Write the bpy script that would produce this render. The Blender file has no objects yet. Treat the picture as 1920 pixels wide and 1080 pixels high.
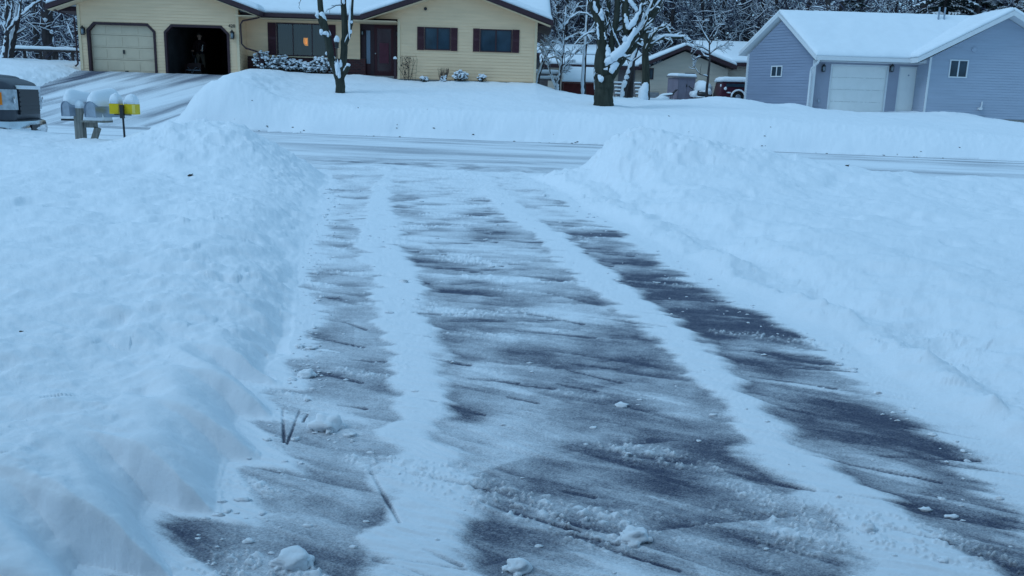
import bpy, math, random
import numpy as np
from mathutils import Vector, Matrix, noise as mnoise

# ---------------------------------------------------------------- camera, world, sun, exposure
SC = bpy.context.scene
COL = SC.collection
FPX, TH, RO, EYE = 1600.0, math.radians(12.2), math.radians(1.75), 1.62
_c, _s = math.cos(TH), math.sin(TH)
FW = Vector((0, _c, -_s)); R0 = Vector((1, 0, 0)); U0 = Vector((0, _s, _c))
RT = R0 * math.cos(RO) + U0 * math.sin(RO)
UP = -R0 * math.sin(RO) + U0 * math.cos(RO)
cam_d = bpy.data.cameras.new("camera")
cam = bpy.data.objects.new("camera", cam_d); COL.objects.link(cam)
cam_d.sensor_width = 36.0
cam_d.lens = 36.0 * FPX / 1920.0
cam_d.clip_start = 0.05; cam_d.clip_end = 2000
cam.matrix_world = Matrix(((RT.x, UP.x, -FW.x, 0), (RT.y, UP.y, -FW.y, 0), (RT.z, UP.z, -FW.z, EYE), (0, 0, 0, 1)))
SC.camera = cam

SUN_EL, SUN_AZ = math.radians(47), math.radians(247)
W = bpy.data.worlds.new("World"); SC.world = W
W.use_nodes = True
wn = W.node_tree.nodes; wl = W.node_tree.links
bg = wn["Background"]
sky = wn.new("ShaderNodeTexSky"); sky.sky_type = 'NISHITA'; sky.sun_disc = False
sky.sun_elevation = SUN_EL; sky.sun_rotation = SUN_AZ
sky.air_density = 1.0; sky.dust_density = 0.4; sky.ozone_density = 3.0
tint = wn.new("ShaderNodeMix"); tint.data_type = 'RGBA'; tint.blend_type = 'MULTIPLY'; tint.inputs[0].default_value = 1
tint.inputs[7].default_value = (.62, .80, .95, 1); wl.new(sky.outputs[0], tint.inputs[6])
veil = wn.new("ShaderNodeMix"); veil.data_type = 'RGBA'; veil.inputs[0].default_value = .72
veil.inputs[7].default_value = (2.3, 4.55, 6.7, 1); wl.new(tint.outputs[2], veil.inputs[6])     # even blue overcast of the winter dusk
wl.new(veil.outputs[2], bg.inputs[0]); bg.inputs[1].default_value = 0.125
sl = bpy.data.lights.new("sun", 'SUN'); sl.energy = 1.0; sl.angle = math.radians(32); sl.color = (0.62, 0.82, 1.0)
sun = bpy.data.objects.new("sun", sl); COL.objects.link(sun)
sun.rotation_euler = (math.radians(90) - SUN_EL, 0, math.radians(180) - SUN_AZ)
SC.view_settings.view_transform = 'Standard'; SC.view_settings.look = 'None'
SC.view_settings.exposure = 0.04; SC.view_settings.gamma = 1
SC.cycles.max_bounces = 8; SC.cycles.diffuse_bounces = 5; SC.cycles.transparent_max_bounces = 8

# ---------------------------------------------------------------- helpers
def at(px, py, Y):
    """a point of the place that stands Y metres ahead of the photographer"""
    d = FW + RT * ((px - 960) / FPX) + UP * ((540 - py) / FPX)
    return Vector((0, 0, EYE)) + d * (Y / d.y)

def tag(o, label=None, cat=None, group=None, kind=None):
    if label: o["label"] = label
    if cat: o["category"] = cat
    if group: o["group"] = group
    if kind: o["kind"] = kind
    return o

def thing(name, loc, label, cat, group=None):
    o = bpy.data.objects.new(name, None); COL.objects.link(o)
    o.location = loc; o.empty_display_size = 0.2
    return tag(o, label, cat, group)

def origin(o):
    v = Vector((0, 0, 0))
    while o is not None:
        v += o.location; o = o.parent
    return v

class MB:
    def __init__(s): s.v = []; s.f = []; s.m = []
    def add(s, vs, fs, m=0):
        n = len(s.v); s.v += [tuple(v) for v in vs]
        s.f += [tuple(i + n for i in f) for f in fs]; s.m += [m] * len(fs)
    def box(s, x0, x1, y0, y1, z0, z1, m=0):
        s.add([(x0,y0,z0),(x1,y0,z0),(x1,y1,z0),(x0,y1,z0),(x0,y0,z1),(x1,y0,z1),(x1,y1,z1),(x0,y1,z1)],
              [(0,3,2,1),(4,5,6,7),(0,1,5,4),(1,2,6,5),(2,3,7,6),(3,0,4,7)], m)
    def cbox(s, c, sx, sy, sz, m=0):
        s.box(c[0]-sx/2, c[0]+sx/2, c[1]-sy/2, c[1]+sy/2, c[2]-sz/2, c[2]+sz/2, m)
    def beam(s, a, b, w, h, m=0, up=(0, 0, 1)):
        a = Vector(a); b = Vector(b); t = (b - a).normalized(); u = Vector(up)
        if abs(t.dot(u)) > .98: u = Vector((0, 1, 0))
        r = t.cross(u).normalized() * (w / 2); u2 = r.cross(t).normalized() * (h / 2)
        s.add([a-r-u2, a+r-u2, a+r+u2, a-r+u2, b-r-u2, b+r-u2, b+r+u2, b-r+u2],
              [(0,1,2,3),(7,6,5,4),(0,4,5,1),(1,5,6,2),(2,6,7,3),(3,7,4,0)], m)
    def slab(s, q, t, m=0):
        """four top corners, thickness t straight down"""
        q = [Vector(p) for p in q]; b = [p - Vector((0, 0, t)) for p in q]
        s.add(q + b, [(0,1,2,3),(7,6,5,4),(0,4,5,1),(1,5,6,2),(2,6,7,3),(3,7,4,0)], m)
    def poly(s, pts, y0, y1, m=0):
        """an outline in x,z given depth from y0 to y1"""
        n = len(pts); vs = [(p[0], y0, p[1]) for p in pts] + [(p[0], y1, p[1]) for p in pts]
        fs = [tuple(range(n)), tuple(range(2*n-1, n-1, -1))] + [(i, i+n, (i+1) % n + n, (i+1) % n) for i in range(n)]
        s.add(vs, fs, m)
    def tube(s, pts, rad, n=8, m=0, cap=True):
        pts = [Vector(p) for p in pts]; k = len(pts)
        if not hasattr(rad, '__len__'): rad = [rad] * k
        vs = []; ref = None
        for i in range(k):
            t = (pts[min(i+1, k-1)] - pts[max(i-1, 0)])
            t = t.normalized() if t.length > 1e-9 else Vector((0, 0, 1))
            if ref is None: ref = Vector((0, 0, 1)) if abs(t.z) < .9 else Vector((1, 0, 0))
            a = t.cross(ref)
            if a.length < 1e-4: a = t.cross(Vector((0.3, 1, 0.2)))
            a.normalize(); b = a.cross(t); ref = b
            for j in range(n):
                g = 2*math.pi*j/n
                vs.append(pts[i] + a*(math.cos(g)*rad[i]) + b*(math.sin(g)*rad[i]))
        fs = [(i*n+j, i*n+(j+1) % n, (i+1)*n+(j+1) % n, (i+1)*n+j) for i in range(k-1) for j in range(n)]
        if cap: fs += [tuple(range(n-1, -1, -1)), tuple((k-1)*n+j for j in range(n))]
        s.add(vs, fs, m)
    def lathe(s, c, prof, n=16, m=0, axis='z'):
        vs = []
        for r, h in prof:
            for j in range(n):
                g = 2*math.pi*j/n; a, b = r*math.cos(g), r*math.sin(g)
                p = {'z': (a, b, h), 'y': (a, h, b), 'x': (h, a, b)}[axis]
                vs.append((c[0]+p[0], c[1]+p[1], c[2]+p[2]))
        k = len(prof)
        fs = [(i*n+j, i*n+(j+1) % n, (i+1)*n+(j+1) % n, (i+1)*n+j) for i in range(k-1) for j in range(n)]
        fs += [tuple(range(n-1, -1, -1)), tuple((k-1)*n+j for j in range(n))]
        s.add(vs, fs, m)
    def blob(s, c, rx, ry, rz, seed=0, amp=.18, nu=10, nv=7, m=0):
        vs = []; c = Vector(c)
        for i in range(nv+1):
            a = math.pi*i/nv
            for j in range(nu):
                g = 2*math.pi*j/nu
                d = Vector((math.sin(a)*math.cos(g), math.sin(a)*math.sin(g), math.cos(a)))
                k = 1 + amp*2*mnoise.noise(d*1.6 + Vector((seed*7.3, seed*3.1, seed)))
                vs.append(c + Vector((d.x*rx*k, d.y*ry*k, d.z*rz*k)))
        fs = [(i*nu+j, i*nu+(j+1) % nu, (i+1)*nu+(j+1) % nu, (i+1)*nu+j) for i in range(nv) for j in range(nu)]
        s.add(vs, [f[::-1] for f in fs], m)
    def cap(s, q, t, edge=.15, n=14, k=14, amp=.12, seed=0, m=0, drop=0.0, lean=0.0):
        """a rounded layer of lying snow, thickness t, over the quad q (counter-clockwise from above)"""
        q = [Vector(p) for p in q]
        L1 = max((q[1]-q[0]).length, (q[2]-q[3]).length); L2 = max((q[3]-q[0]).length, (q[2]-q[1]).length)
        def coords(L, n):
            e = min(edge, L*.45)
            a = [0, e*.12, e*.4, e]
            inner = [e + (L-2*e)*i/n for i in range(1, n)]
            return [x/L for x in a + inner + [L-e, L-e*.4, L-e*.12, L]]
        U = coords(L1, n); Vv = coords(L2, k); vs = []
        for vi in Vv:
            for ui in U:
                p = q[0]*(1-ui)*(1-vi)+q[1]*ui*(1-vi)+q[2]*ui*vi+q[3]*(1-ui)*vi
                d = min(ui*L1, (1-ui)*L1, vi*L2, (1-vi)*L2)/min(edge, L1*.45, L2*.45)
                d = min(1, d); h = math.sqrt(max(0, 1-(1-d)**2))
                nz = mnoise.noise(Vector((p.x*1.3+seed, p.y*1.3, p.z)))+.5*mnoise.noise(Vector((p.x*4+seed, p.y*4, p.z)))
                p.z += h*t*(1+amp*nz) - (1-h)*drop
                vs.append(p)
        a, b = len(U), len(Vv)
        fs = [(i*a+j, i*a+j+1, (i+1)*a+j+1, (i+1)*a+j) for i in range(b-1) for j in range(a-1)]
        rim = [j for j in range(a)] + [i*a+a-1 for i in range(1, b)] + [(b-1)*a+j for j in range(a-2, -1, -1)] + [i*a for i in range(b-2, 0, -1)]
        fs.append(tuple(rim[::-1]))
        s.add(vs, fs, m)
    def build(s, name, mats, parent=None, smooth=False):
        o0 = origin(parent) if parent is not None else Vector((0, 0, 0))
        me = bpy.data.meshes.new(name)
        me.from_pydata([(v[0]-o0.x, v[1]-o0.y, v[2]-o0.z) for v in s.v], [], s.f)
        for mt in (mats if isinstance(mats, (list, tuple)) else [mats]): me.materials.append(mt)
        if any(s.m): me.polygons.foreach_set('material_index', s.m)
        if smooth: me.polygons.foreach_set('use_smooth', [True]*len(s.f))
        o = bpy.data.objects.new(name, me); COL.objects.link(o)
        if parent is not None: o.parent = parent
        return o

# ---------------------------------------------------------------- materials
def mat(name, col, rough=.8, metal=0.0, vary=0.0, vscale=8.0, bump=0.0, bscale=40.0, stretch=(1, 1, 1), spec=.3, emit=None, estr=0, mix=None):
    m = bpy.data.materials.new(name); m.use_nodes = True
    nt = m.node_tree; n = nt.nodes; l = nt.links; b = n["Principled BSDF"]
    b.inputs['Base Color'].default_value = (*col, 1); b.inputs['Roughness'].default_value = rough
    b.inputs['Metallic'].default_value = metal; b.inputs['Specular IOR Level'].default_value = spec
    tc = n.new('ShaderNodeTexCoord'); mp = n.new('ShaderNodeMapping'); mp.inputs['Scale'].default_value = stretch
    l.new(tc.outputs['Object'], mp.inputs[0])
    if vary or mix:
        no = n.new('ShaderNodeTexNoise'); no.inputs['Scale'].default_value = vscale; no.inputs['Detail'].default_value = 6
        l.new(mp.outputs[0], no.inputs['Vector'])
        cr = n.new('ShaderNodeValToRGB'); cr.color_ramp.elements[0].position = .3; cr.color_ramp.elements[1].position = .7
        c2 = mix if mix else tuple(min(1, c*(1+vary)) for c in col)
        c1 = col if mix else tuple(c*(1-vary) for c in col)
        cr.color_ramp.elements[0].color = (*c1, 1); cr.color_ramp.elements[1].color = (*c2, 1)
        l.new(no.outputs[0], cr.inputs[0]); l.new(cr.outputs[0], b.inputs['Base Color'])
    if bump:
        nb = n.new('ShaderNodeTexNoise'); nb.inputs['Scale'].default_value = bscale; nb.inputs['Detail'].default_value = 5
        l.new(mp.outputs[0], nb.inputs['Vector'])
        bp = n.new('ShaderNodeBump'); bp.inputs['Strength'].default_value = 1; bp.inputs['Distance'].default_value = bump
        l.new(nb.outputs[0], bp.inputs['Height']); l.new(bp.outputs[0], b.inputs['Normal'])
    if emit:
        b.inputs['Emission Color'].default_value = (*emit, 1); b.inputs['Emission Strength'].default_value = estr
    return m

M = {}
M['snow'] = mat('snow', (.80, .84, .88), .85, bump=.004, bscale=60, spec=.2, vary=.02, vscale=3)
M['tree_snow'] = mat('tree_snow', (.78, .82, .87), .9, bump=.01, bscale=30, spec=.15)
M['yellow'] = mat('yellow_siding', (.80, .565, .36), .55, vary=.06, vscale=2.5, stretch=(.4, .4, 3))
M['cream'] = mat('cream_trim', (.72, .55, .36), .6, vary=.05)
M['cream_door'] = mat('cream_door', (.66, .52, .37), .5, vary=.05, vscale=3)
M['brown'] = mat('brown_trim', (.045, .022, .028), .55, vary=.1)
M['shutter'] = mat('shutter_paint', (.06, .02, .028), .6, vary=.1)
M['brick'] = None
M['dark'] = mat('dark_interior', (.012, .012, .014), .9, vary=.2)
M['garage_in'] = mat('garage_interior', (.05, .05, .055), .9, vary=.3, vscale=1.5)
M['glass_dark'] = mat('dark_glass', (.028, .052, .075), .08, spec=.35, vary=.4, vscale=1.5)
M['maroon'] = mat('maroon_paint', (.055, .010, .016), .4)
M['door_glass'] = mat('storm_door_glass', (.05, .015, .025), .15, spec=.5)
M['black'] = mat('black_metal', (.012, .013, .016), .4, spec=.5)
M['lamp_glass'] = mat('frosted_lamp_glass', (.25, .3, .33), .3)
M['white'] = mat('white_trim', (.66, .68, .70), .5, vary=.03)
M['white_door'] = mat('white_door_paint', (.80, .80, .78), .45, vary=.03, vscale=2)
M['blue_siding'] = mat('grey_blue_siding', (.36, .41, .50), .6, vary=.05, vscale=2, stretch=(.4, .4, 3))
M['side_siding'] = mat('shaded_siding', (.245, .29, .385), .6, vary=.06, vscale=2, stretch=(.4, .4, 3))  # same siding as the front; the left-facing wall's shade is in its colour
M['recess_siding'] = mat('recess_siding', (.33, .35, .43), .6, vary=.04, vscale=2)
M['concrete'] = mat('concrete', (.30, .29, .28), .9, vary=.15, vscale=6, bump=.003)
M['pale_siding'] = mat('pale_siding', (.62, .54, .45), .7, vary=.07, vscale=2, stretch=(.4, .4, 3))
M['bark'] = mat('maple_bark', (.022, .026, .020), .95, mix=(.055, .058, .045), vscale=9, bump=.03, bscale=14, stretch=(1, 1, .25))
M['dark_bark'] = mat('dark_bark', (.028, .024, .026), .95, mix=(.075, .062, .062), vscale=6, bump=.02, bscale=14, stretch=(1, 1, .3))
M['twig'] = mat('twig_bark', (.032, .034, .052), .95, mix=(.095, .10, .15), vscale=2)
M['grey_wood'] = mat('weathered_post_wood', (.16, .155, .14), .9, mix=(.30, .29, .26), vscale=12, stretch=(4, 4, .4), bump=.004, bscale=40)
M['galv'] = mat('galvanised_steel', (.30, .35, .42), .38, metal=.6, vary=.15, vscale=10)
M['yellow_plastic'] = mat('yellow_plastic', (.72, .50, .008), .45, vary=.08)
M['yellow_pale'] = mat('faded_yellow_plastic', (.75, .62, .16), .5, vary=.08)
M['truck'] = mat('charcoal_car_paint', (.055, .06, .075), .42, metal=.15, spec=.4, vary=.15, vscale=4)
M['truck_trim'] = mat('dark_grille_plastic', (.012, .014, .02), .45)
M['chrome'] = mat('chrome', (.62, .66, .70), .18, metal=1.0, vary=.1, vscale=5)
M['lens'] = mat('headlight_lens', (.42, .46, .50), .35, spec=.5, vary=.25, vscale=14)
M['amber'] = mat('amber_lens', (.85, .22, .01), .25, spec=.6)
M['tyre'] = mat('tyre_rubber', (.015, .015, .016), .85, bump=.004)
M['red_shed'] = mat('dark_red_boards', (.10, .018, .018), .8, vary=.25, vscale=5, stretch=(6, 6, .4))
M['red_van'] = mat('wine_red_paint', (.06, .010, .022), .4, vary=.1)
M['shed_plastic'] = mat('grey_mauve_plastic', (.20, .18, .225), .7, vary=.08, vscale=4)
M['house_far'] = mat('grey_brown_siding', (.17, .16, .17), .8, vary=.15)
M['leaf'] = mat('evergreen_leaf', (.018, .028, .03), .8, mix=(.05, .065, .055), vscale=14)
M['dry'] = mat('dry_stems', (.13, .095, .075), .9, vary=.3)
M['jacket'] = mat('dark_jacket', (.018, .007, .009), .9)
M['trousers'] = mat('tan_trousers', (.13, .10, .075), .9, vary=.1)
M['skin'] = mat('skin', (.48, .30, .22), .6)
M['hair'] = mat('dark_hair', (.03, .02, .015), .7)
M['blower'] = mat('red_machine_paint', (.03, .012, .012), .45, vary=.1)
M['bright'] = mat('pale_cup', (.75, .75, .72), .5)
M['curtain'] = mat('blue_grey_curtain', (.018, .024, .028), .9, vary=.3, vscale=3, stretch=(9, 1, .3))
M['lit'] = mat('lit_lamp_shade', (.9, .5, .15), .6, emit=(1.0, .42, .06), estr=.9)
M['grey_step'] = mat('snowy_step', (.25, .26, .28), .9, vary=.2)
M['debris'] = mat('dead_leaf', (.04, .035, .03), .9)

def brick_mat():
    m = mat('dark_red_brick', (.085, .028, .03), .85)
    nt = m.node_tree; n = nt.nodes; l = nt.links; b = n["Principled BSDF"]
    tc = n.new('ShaderNodeTexCoord'); mp = n.new('ShaderNodeMapping'); mp.inputs['Rotation'].default_value = (math.radians(90), 0, 0)
    br = n.new('ShaderNodeTexBrick'); br.inputs['Scale'].default_value = 1
    br.inputs['Brick Width'].default_value = .2; br.inputs['Row Height'].default_value = .07; br.inputs['Mortar Size'].default_value = .008
    br.inputs['Color1'].default_value = (.10, .03, .03, 1); br.inputs['Color2'].default_value = (.055, .02, .025, 1); br.inputs['Mortar'].default_value = (.07, .06, .06, 1)
    l.new(tc.outputs['Object'], mp.inputs[0]); l.new(mp.outputs[0], br.inputs[0]); l.new(br.outputs[0], b.inputs['Base Color'])
    return m
M['brick'] = brick_mat()

def clear_glass():
    m = bpy.data.materials.new('window_glass'); m.use_nodes = True
    n = m.node_tree.nodes; l = m.node_tree.links
    out = n['Material Output']; n.remove(n['Principled BSDF'])
    t = n.new('ShaderNodeBsdfTransparent'); t.inputs[0].default_value = (.45, .50, .56, 1)
    g = n.new('ShaderNodeBsdfGlossy'); g.inputs['Roughness'].default_value = .03
    x = n.new('ShaderNodeMixShader'); x.inputs[0].default_value = .10
    l.new(t.outputs[0], x.inputs[1]); l.new(g.outputs[0], x.inputs[2]); l.new(x.outputs[0], out.inputs[0])
    return m
M['glass'] = clear_glass()

def ground_mat():
    m = bpy.data.materials.new('snow_over_asphalt'); m.use_nodes = True
    nt = m.node_tree; n = nt.nodes; l = nt.links; b = n["Principled BSDF"]
    at_ = n.new('ShaderNodeAttribute'); at_.attribute_name = 'cov'
    tc = n.new('ShaderNodeTexCoord')
    def noise(scale, det=3, rough=.6, vec=None):
        x = n.new('ShaderNodeTexNoise'); x.inputs['Scale'].default_value = scale; x.inputs['Detail'].default_value = det
        x.inputs['Roughness'].default_value = rough
        l.new(vec if vec else tc.outputs['Object'], x.inputs['Vector']); return x.outputs[0]
    def math_(op, a, bb, c=None):
        x = n.new('ShaderNodeMath'); x.operation = op
        for i, q in enumerate((a, bb, c)):
            if q is None: continue
            if isinstance(q, (int, float)): x.inputs[i].default_value = q
            else: l.new(q, x.inputs[i])
        return x.outputs[0]
    mp = n.new('ShaderNodeMapping'); mp.inputs['Scale'].default_value = (.85, 1.25, 1); l.new(tc.outputs['Object'], mp.inputs[0])
    grain = math_('SUBTRACT', noise(120, 3, .8, mp.outputs[0]), .5)
    grain2 = math_('SUBTRACT', noise(24, 4, .75, mp.outputs[0]), .5)
    c = math_('MULTIPLY_ADD', grain, .85, at_.outputs['Fac'])
    c = math_('MULTIPLY_ADD', grain2, .36, c)
    mr = n.new('ShaderNodeMapRange'); mr.interpolation_type = 'SMOOTHSTEP'
    mr.inputs['From Min'].default_value = .02; mr.inputs['From Max'].default_value = .98
    l.new(c, mr.inputs['Value'])
    asp = n.new('ShaderNodeValToRGB'); l.new(noise(130, 4, .8), asp.inputs[0])
    asp.color_ramp.elements[0].position = .35; asp.color_ramp.elements[0].color = (.023, .028, .052, 1)
    asp.color_ramp.elements[1].position = .7; asp.color_ramp.elements[1].color = (.095, .112, .175, 1)
    mx = n.new('ShaderNodeMix'); mx.data_type = 'RGBA'
    l.new(mr.outputs[0], mx.inputs[0]); l.new(asp.outputs[0], mx.inputs[6]); mx.inputs[7].default_value = (.80, .84, .88, 1)
    l.new(mx.outputs[2], b.inputs['Base Color'])
    b.inputs['Roughness'].default_value = .8; b.inputs['Specular IOR Level'].default_value = .2
    h = math_('ADD', math_('MULTIPLY', noise(45, 5, .6), .0035), math_('MULTIPLY', noise(9, 4, .55), .0055))
    h = math_('ADD', h, math_('MULTIPLY', mr.outputs[0], .004))
    bp = n.new('ShaderNodeBump'); bp.inputs['Strength'].default_value = .8; bp.inputs['Distance'].default_value = 1.0
    l.new(h, bp.inputs['Height']); l.new(bp.outputs[0], b.inputs['Normal'])
    return m
M['ground'] = ground_mat()

# ---------------------------------------------------------------- numpy noise
def _h(ix, iy, seed):
    x = (ix.astype(np.int64)*374761393 + iy.astype(np.int64)*668265263 + seed*1442695041) & 0xffffffff
    x = ((x ^ (x >> 13))*1274126177) & 0xffffffff
    return ((x ^ (x >> 16)) & 0xffffff)/float(0xffffff)
def vn(x, y, seed=0):
    ix = np.floor(x); iy = np.floor(y); fx = x-ix; fy = y-iy
    fx = fx*fx*fx*(fx*(fx*6-15)+10); fy = fy*fy*fy*(fy*(fy*6-15)+10)
    a = _h(ix, iy, seed); b = _h(ix+1, iy, seed); c = _h(ix, iy+1, seed); d = _h(ix+1, iy+1, seed)
    return (a+(b-a)*fx+(c-a)*fy+(a-b-c+d)*fx*fy)*2-1
def fbm(x, y, seed=0, o=4, g=.5):
    s = 0; a = 1; t = 0
    for i in range(o):
        ca, sa = math.cos(i*1.1+.4), math.sin(i*1.1+.4)
        s = s+a*vn((x*ca-y*sa)*2**i+i*17.3, (x*sa+y*ca)*2**i-i*9.1, seed+i*31); t += a; a *= g
    return s/t*1.5
def worley(x, y, seed=0):
    ix = np.floor(x); iy = np.floor(y); best = np.full(x.shape, 9.0); rid = np.zeros(x.shape)
    for dx in (-1, 0, 1):
        for dy in (-1, 0, 1):
            cx = ix+dx; cy = iy+dy
            d = np.hypot(cx+_h(cx, cy, seed)-x, cy+_h(cx, cy, seed+7)-y)
            k = d < best; best = np.where(k, d, best); rid = np.where(k, _h(cx, cy, seed+13), rid)
    return best, rid
def sst(a, b, x):
    t = np.clip((x-a)/(b-a), 0, 1); return t*t*(3-2*t)
def gauss(x, y, cx, cy, rx, ry): return np.exp(-((x-cx)/rx)**2-((y-cy)/ry)**2)

# ---------------------------------------------------------------- terrain
TY = [-30, 1.5, 2.6, 3.3, 3.9, 4.6, 5.8, 7.5, 9.2, 11.4, 12.2, 13.6, 15.0, 15.6, 16.2]
TXL = [-1.1, -1.14, -1.14, -1.14, -1.17, -1.27, -1.48, -1.9, -2.2, -2.55, -2.75, -3.0, -3.35, -3.7, -4.6]
TXR = [2.2, 2.2, 2.2, 2.22, 2.25, 2.14, 2.04, 1.70, 1.50, .98, .85, .6, .45, .1, .6]
S1 = [[-.41, -.41, -.41, -.50, -.56, -.72, -.98, -1.35, -1.7, -2.0, -2.1, -2.25, -2.4, -2.5, -2.6], [.0, .0, -.03, -.12, -.24, -.35, -.55, -.85, -1.18, -1.6, -1.75, -1.95, -2.1, -2.2, -2.3]]
S2 = [[1.2, 1.2, 1.2, 1.24, 1.13, .99, .87, .48, .2, -.27, -.4, -.6, -.8, -.9, -1], [1.8, 1.8, 1.72, 1.6, 1.42, 1.31, 1.23, .94, .6, .15, .05, -.2, -.4, -.5, -.6]]
def street_near(x): return 16.2-.13*(x+1)
def street_far(x): return 26.25-.13*(x+2.7)

def terrain(x, y):
    """height, snow cover 0..1, region 0 snow 1 driveway 2 street 3 neighbour driveway"""
    rough = np.clip(1-y/60, .2, 1)
    n1 = fbm(x*.55, y*.55, 3, 3); n2 = fbm(x*2.2, y*2.2, 11, 4); n3 = fbm(x*9, y*9, 23, 4); nb = fbm(x*1.1+5, y*1.1, 29, 3)
    near = y < 20
    xl = np.interp(y, TY, TXL)+.05*fbm(y*1.3, y*0+3, 5, 3)+.010*n3+.02*n2
    # shovel bites in the left bank near the camera
    sh = y+.5*np.clip(x-xl, -1.0, .3)+.05*n2-2.66+.16*vn(y*1.7, y*0+4, 77); saw = (sh/.47) % 1.0
    k = (sst(1.4, 2.0, y)*(1-sst(4.0, 5.2, y)))
    bid = np.floor(sh/.47)
    bite = k*((.12+.24*_h(bid, bid*0, 3))*sst(0, .7, saw)*(1-sst(.82, 1.0, saw)))*sst(-1.0, -.6, x-xl)
    xl = xl-bite+.09*k
    xr = np.interp(y, TY, TXR)+.08*fbm(y*.9, y*0+9, 6, 3)+.05*n2
    road = .02*np.clip(y, -30, 26.5)
    dl = xl-x; dr = x-xr
    wl_ = np.interp(y, [2, 5.5, 8, 12, 14.5], [.36, .42, .80, 1.45, 1.7])*(1+.25*n2*sst(4, 7, y))
    wr_ = np.interp(y, [2, 6, 9, 13, 14.5], [1.5, 1.45, 1.4, 1.3, 1.2])*(1+.25*n2+.2*n1)
    fl = np.clip(dl/wl_, 0, 1); fr = np.clip(dr/wr_, 0, 1)
    fl = 1-(1-fl)**1.7; fr = .30*sst(0, .22, fr)+.05*fr+.65*sst(.50, .98, fr)
    f = np.where(x < .5*(xl+xr), fl, fr)
    lawn = np.interp(y, [-10, 2, 5, 8, 12, 14.5, 16], [.22, .24, .29, .37, .51, .77, .80])-.10*sst(3.5, 6, x)*sst(10, 14, y)
    mound = .42*gauss(x, y, -5.0, 14.1, 1.35, 1.3)+.10*gauss(x, y, -3.9, 13.2, 1.0, 1.2)
    mound = mound+.34*gauss(x, y, 1.9, 14.3, 1.15, 1.1)+.24*gauss(x, y, 3.2, 14.2, 1.4, 1.2)+.08*gauss(x, y, 5.5, 14.0, 2.5, 1.2)
    mound = mound+.02*gauss(x, y, -1.7, 3.2, .35, 1.6)+.05*gauss(x, y, -2.9, 9, .6, 4)
    mound = mound-.10*gauss(x, y, 2.9, 5.5, .8, 3.0)
    ys = street_near(x); fs = sst(0, 1.15, ys-y+.10*n2)
    depth = (lawn-road+mound)*f*fs
    trough = sst(3.2, 4.5, y)*(1-sst(9.5, 11.5, y))*(.7+.5*nb)
    depth = depth-trough*.10*np.exp(-((dr-.72)/.22)**2)*(x > 0)+trough*.06*np.exp(-((dr-.35)/.18)**2)*(x > 0)*(dr > 0)
    # crumbled, lumpy surface where snow was thrown
    thrown = np.exp(-np.clip(np.minimum(np.abs(dl), np.abs(dr)), 0, 9)/1.1)+1.2*np.clip(mound*2.2, 0, 1)
    w1, r1 = worley(x*5.5+.3*n2, y*5.5, 41); w2, r2 = worley(x*15, y*15, 43)
    lump = np.clip(.55-w1, 0, 1)*.10*(r1 > .55)+np.clip(.5-w2, 0, 1)*.035*(r2 > .5)
    lumpm = np.clip(f*3, 0, 1)*(1-.8*k*sst(0, .1, dl)*(1-sst(.35, .6, dl)))
    base = .045*n1+.026*n2+.009*n3+.035*nb-.05*np.clip(fbm(x*2.9+3, y*2.9, 37, 2)-.35, 0, 1)
    z_near = road+depth+lumpm*fs*(base+lump*np.clip(thrown, 0.12, 1)*(.5+.5*np.clip(nb+.4, 0, 1))+.03*n2*np.clip(thrown, 0, 1))
    # far side
    yf = street_far(x)+.18*n1+.03*n2; d = y-yf
    B = np.interp(x, [-40, -24, -18, -7, 0, 7, 11, 16, 40], [1.7, 1.6, 1.45, 1.42, 1.40, 1.45, 1.3, 1.02, .9])
    HL = np.interp(x, [-60, -30, -19.2, -18, -12, -11.5, -6.3, -5, .7, 1.6, 4, 9.8, 12.6, 14.6, 18, 22, 40], [3.4, 3.1, 2.66, 2.5, 2.6, 2.70, 2.58, 2.45, 2.50, 2.22, 1.92, 1.90, 1.74, 1.64, 1.78, 1.32, 1.0])
    t = np.clip((d-1.3)/(37-1.3-yf), 0, 1); t = t**np.interp(x, [0, 5], [1, .85])
    lawn2 = -.85*sst(40.2, 43.5, y)*sst(-18.8, -20.5, x)*(1-sst(60, 75, y))+B+(HL-B)*t+np.clip(y-37, 0, 30)*np.interp(x, [-25, -18, 0, 3], [.06, .05, .02, .02])+np.clip(y-60, 0, 200)*.03
    ex = np.interp(y, [27, 30, 33, 35.8, 36.8], [-10.95, -11.3, -11.7, -12.05, -12.15])+.12*n2
    el = -18.35+.15*n2-.35*sst(34, 28, y)*0
    hum = np.interp(y, [26, 27.5, 30, 33, 36, 37], [.2, .50, .55, .42, .12, 0])
    lawn2 = lawn2+hum*np.exp(-((x-ex-1.5)/1.25)**2)+.30*gauss(x, y, -8.9, 27.9, 1.3, 1.0)
    lawn2 = lawn2+.24*gauss(x, y, 8.6, 36.2, 1.6, 1.2)+.16*gauss(x, y, 11.6, 36.8, .9, .7)+.10*gauss(x, y, 14, 37.5, 1.4, .8)+.12*gauss(x, y, 19, 37.2, 1.4, .9)
    face = 1-(1-np.clip(d/1.25, 0, 1))**1.6
    yr = .02*np.clip(yf, 20, 30); drv2 = yr+(2.42-yr)*np.clip(d/(36.6-yf), 0, 1)+.012*n2
    g2 = np.where(x > .5*(ex+el), np.clip((x-ex)/1.0, 0, 1), np.clip((el-x)/1.1, 0, 1))
    g2 = 1-(1-g2)**1.5
    in2 = (g2 <= 0)
    zf = road+(lawn2-road)*face
    zz = drv2+(zf-drv2)*g2
    zz = np.where(in2, np.where(d > 0, drv2, road), np.where(d > 0, np.maximum(zz, road), road))
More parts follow.
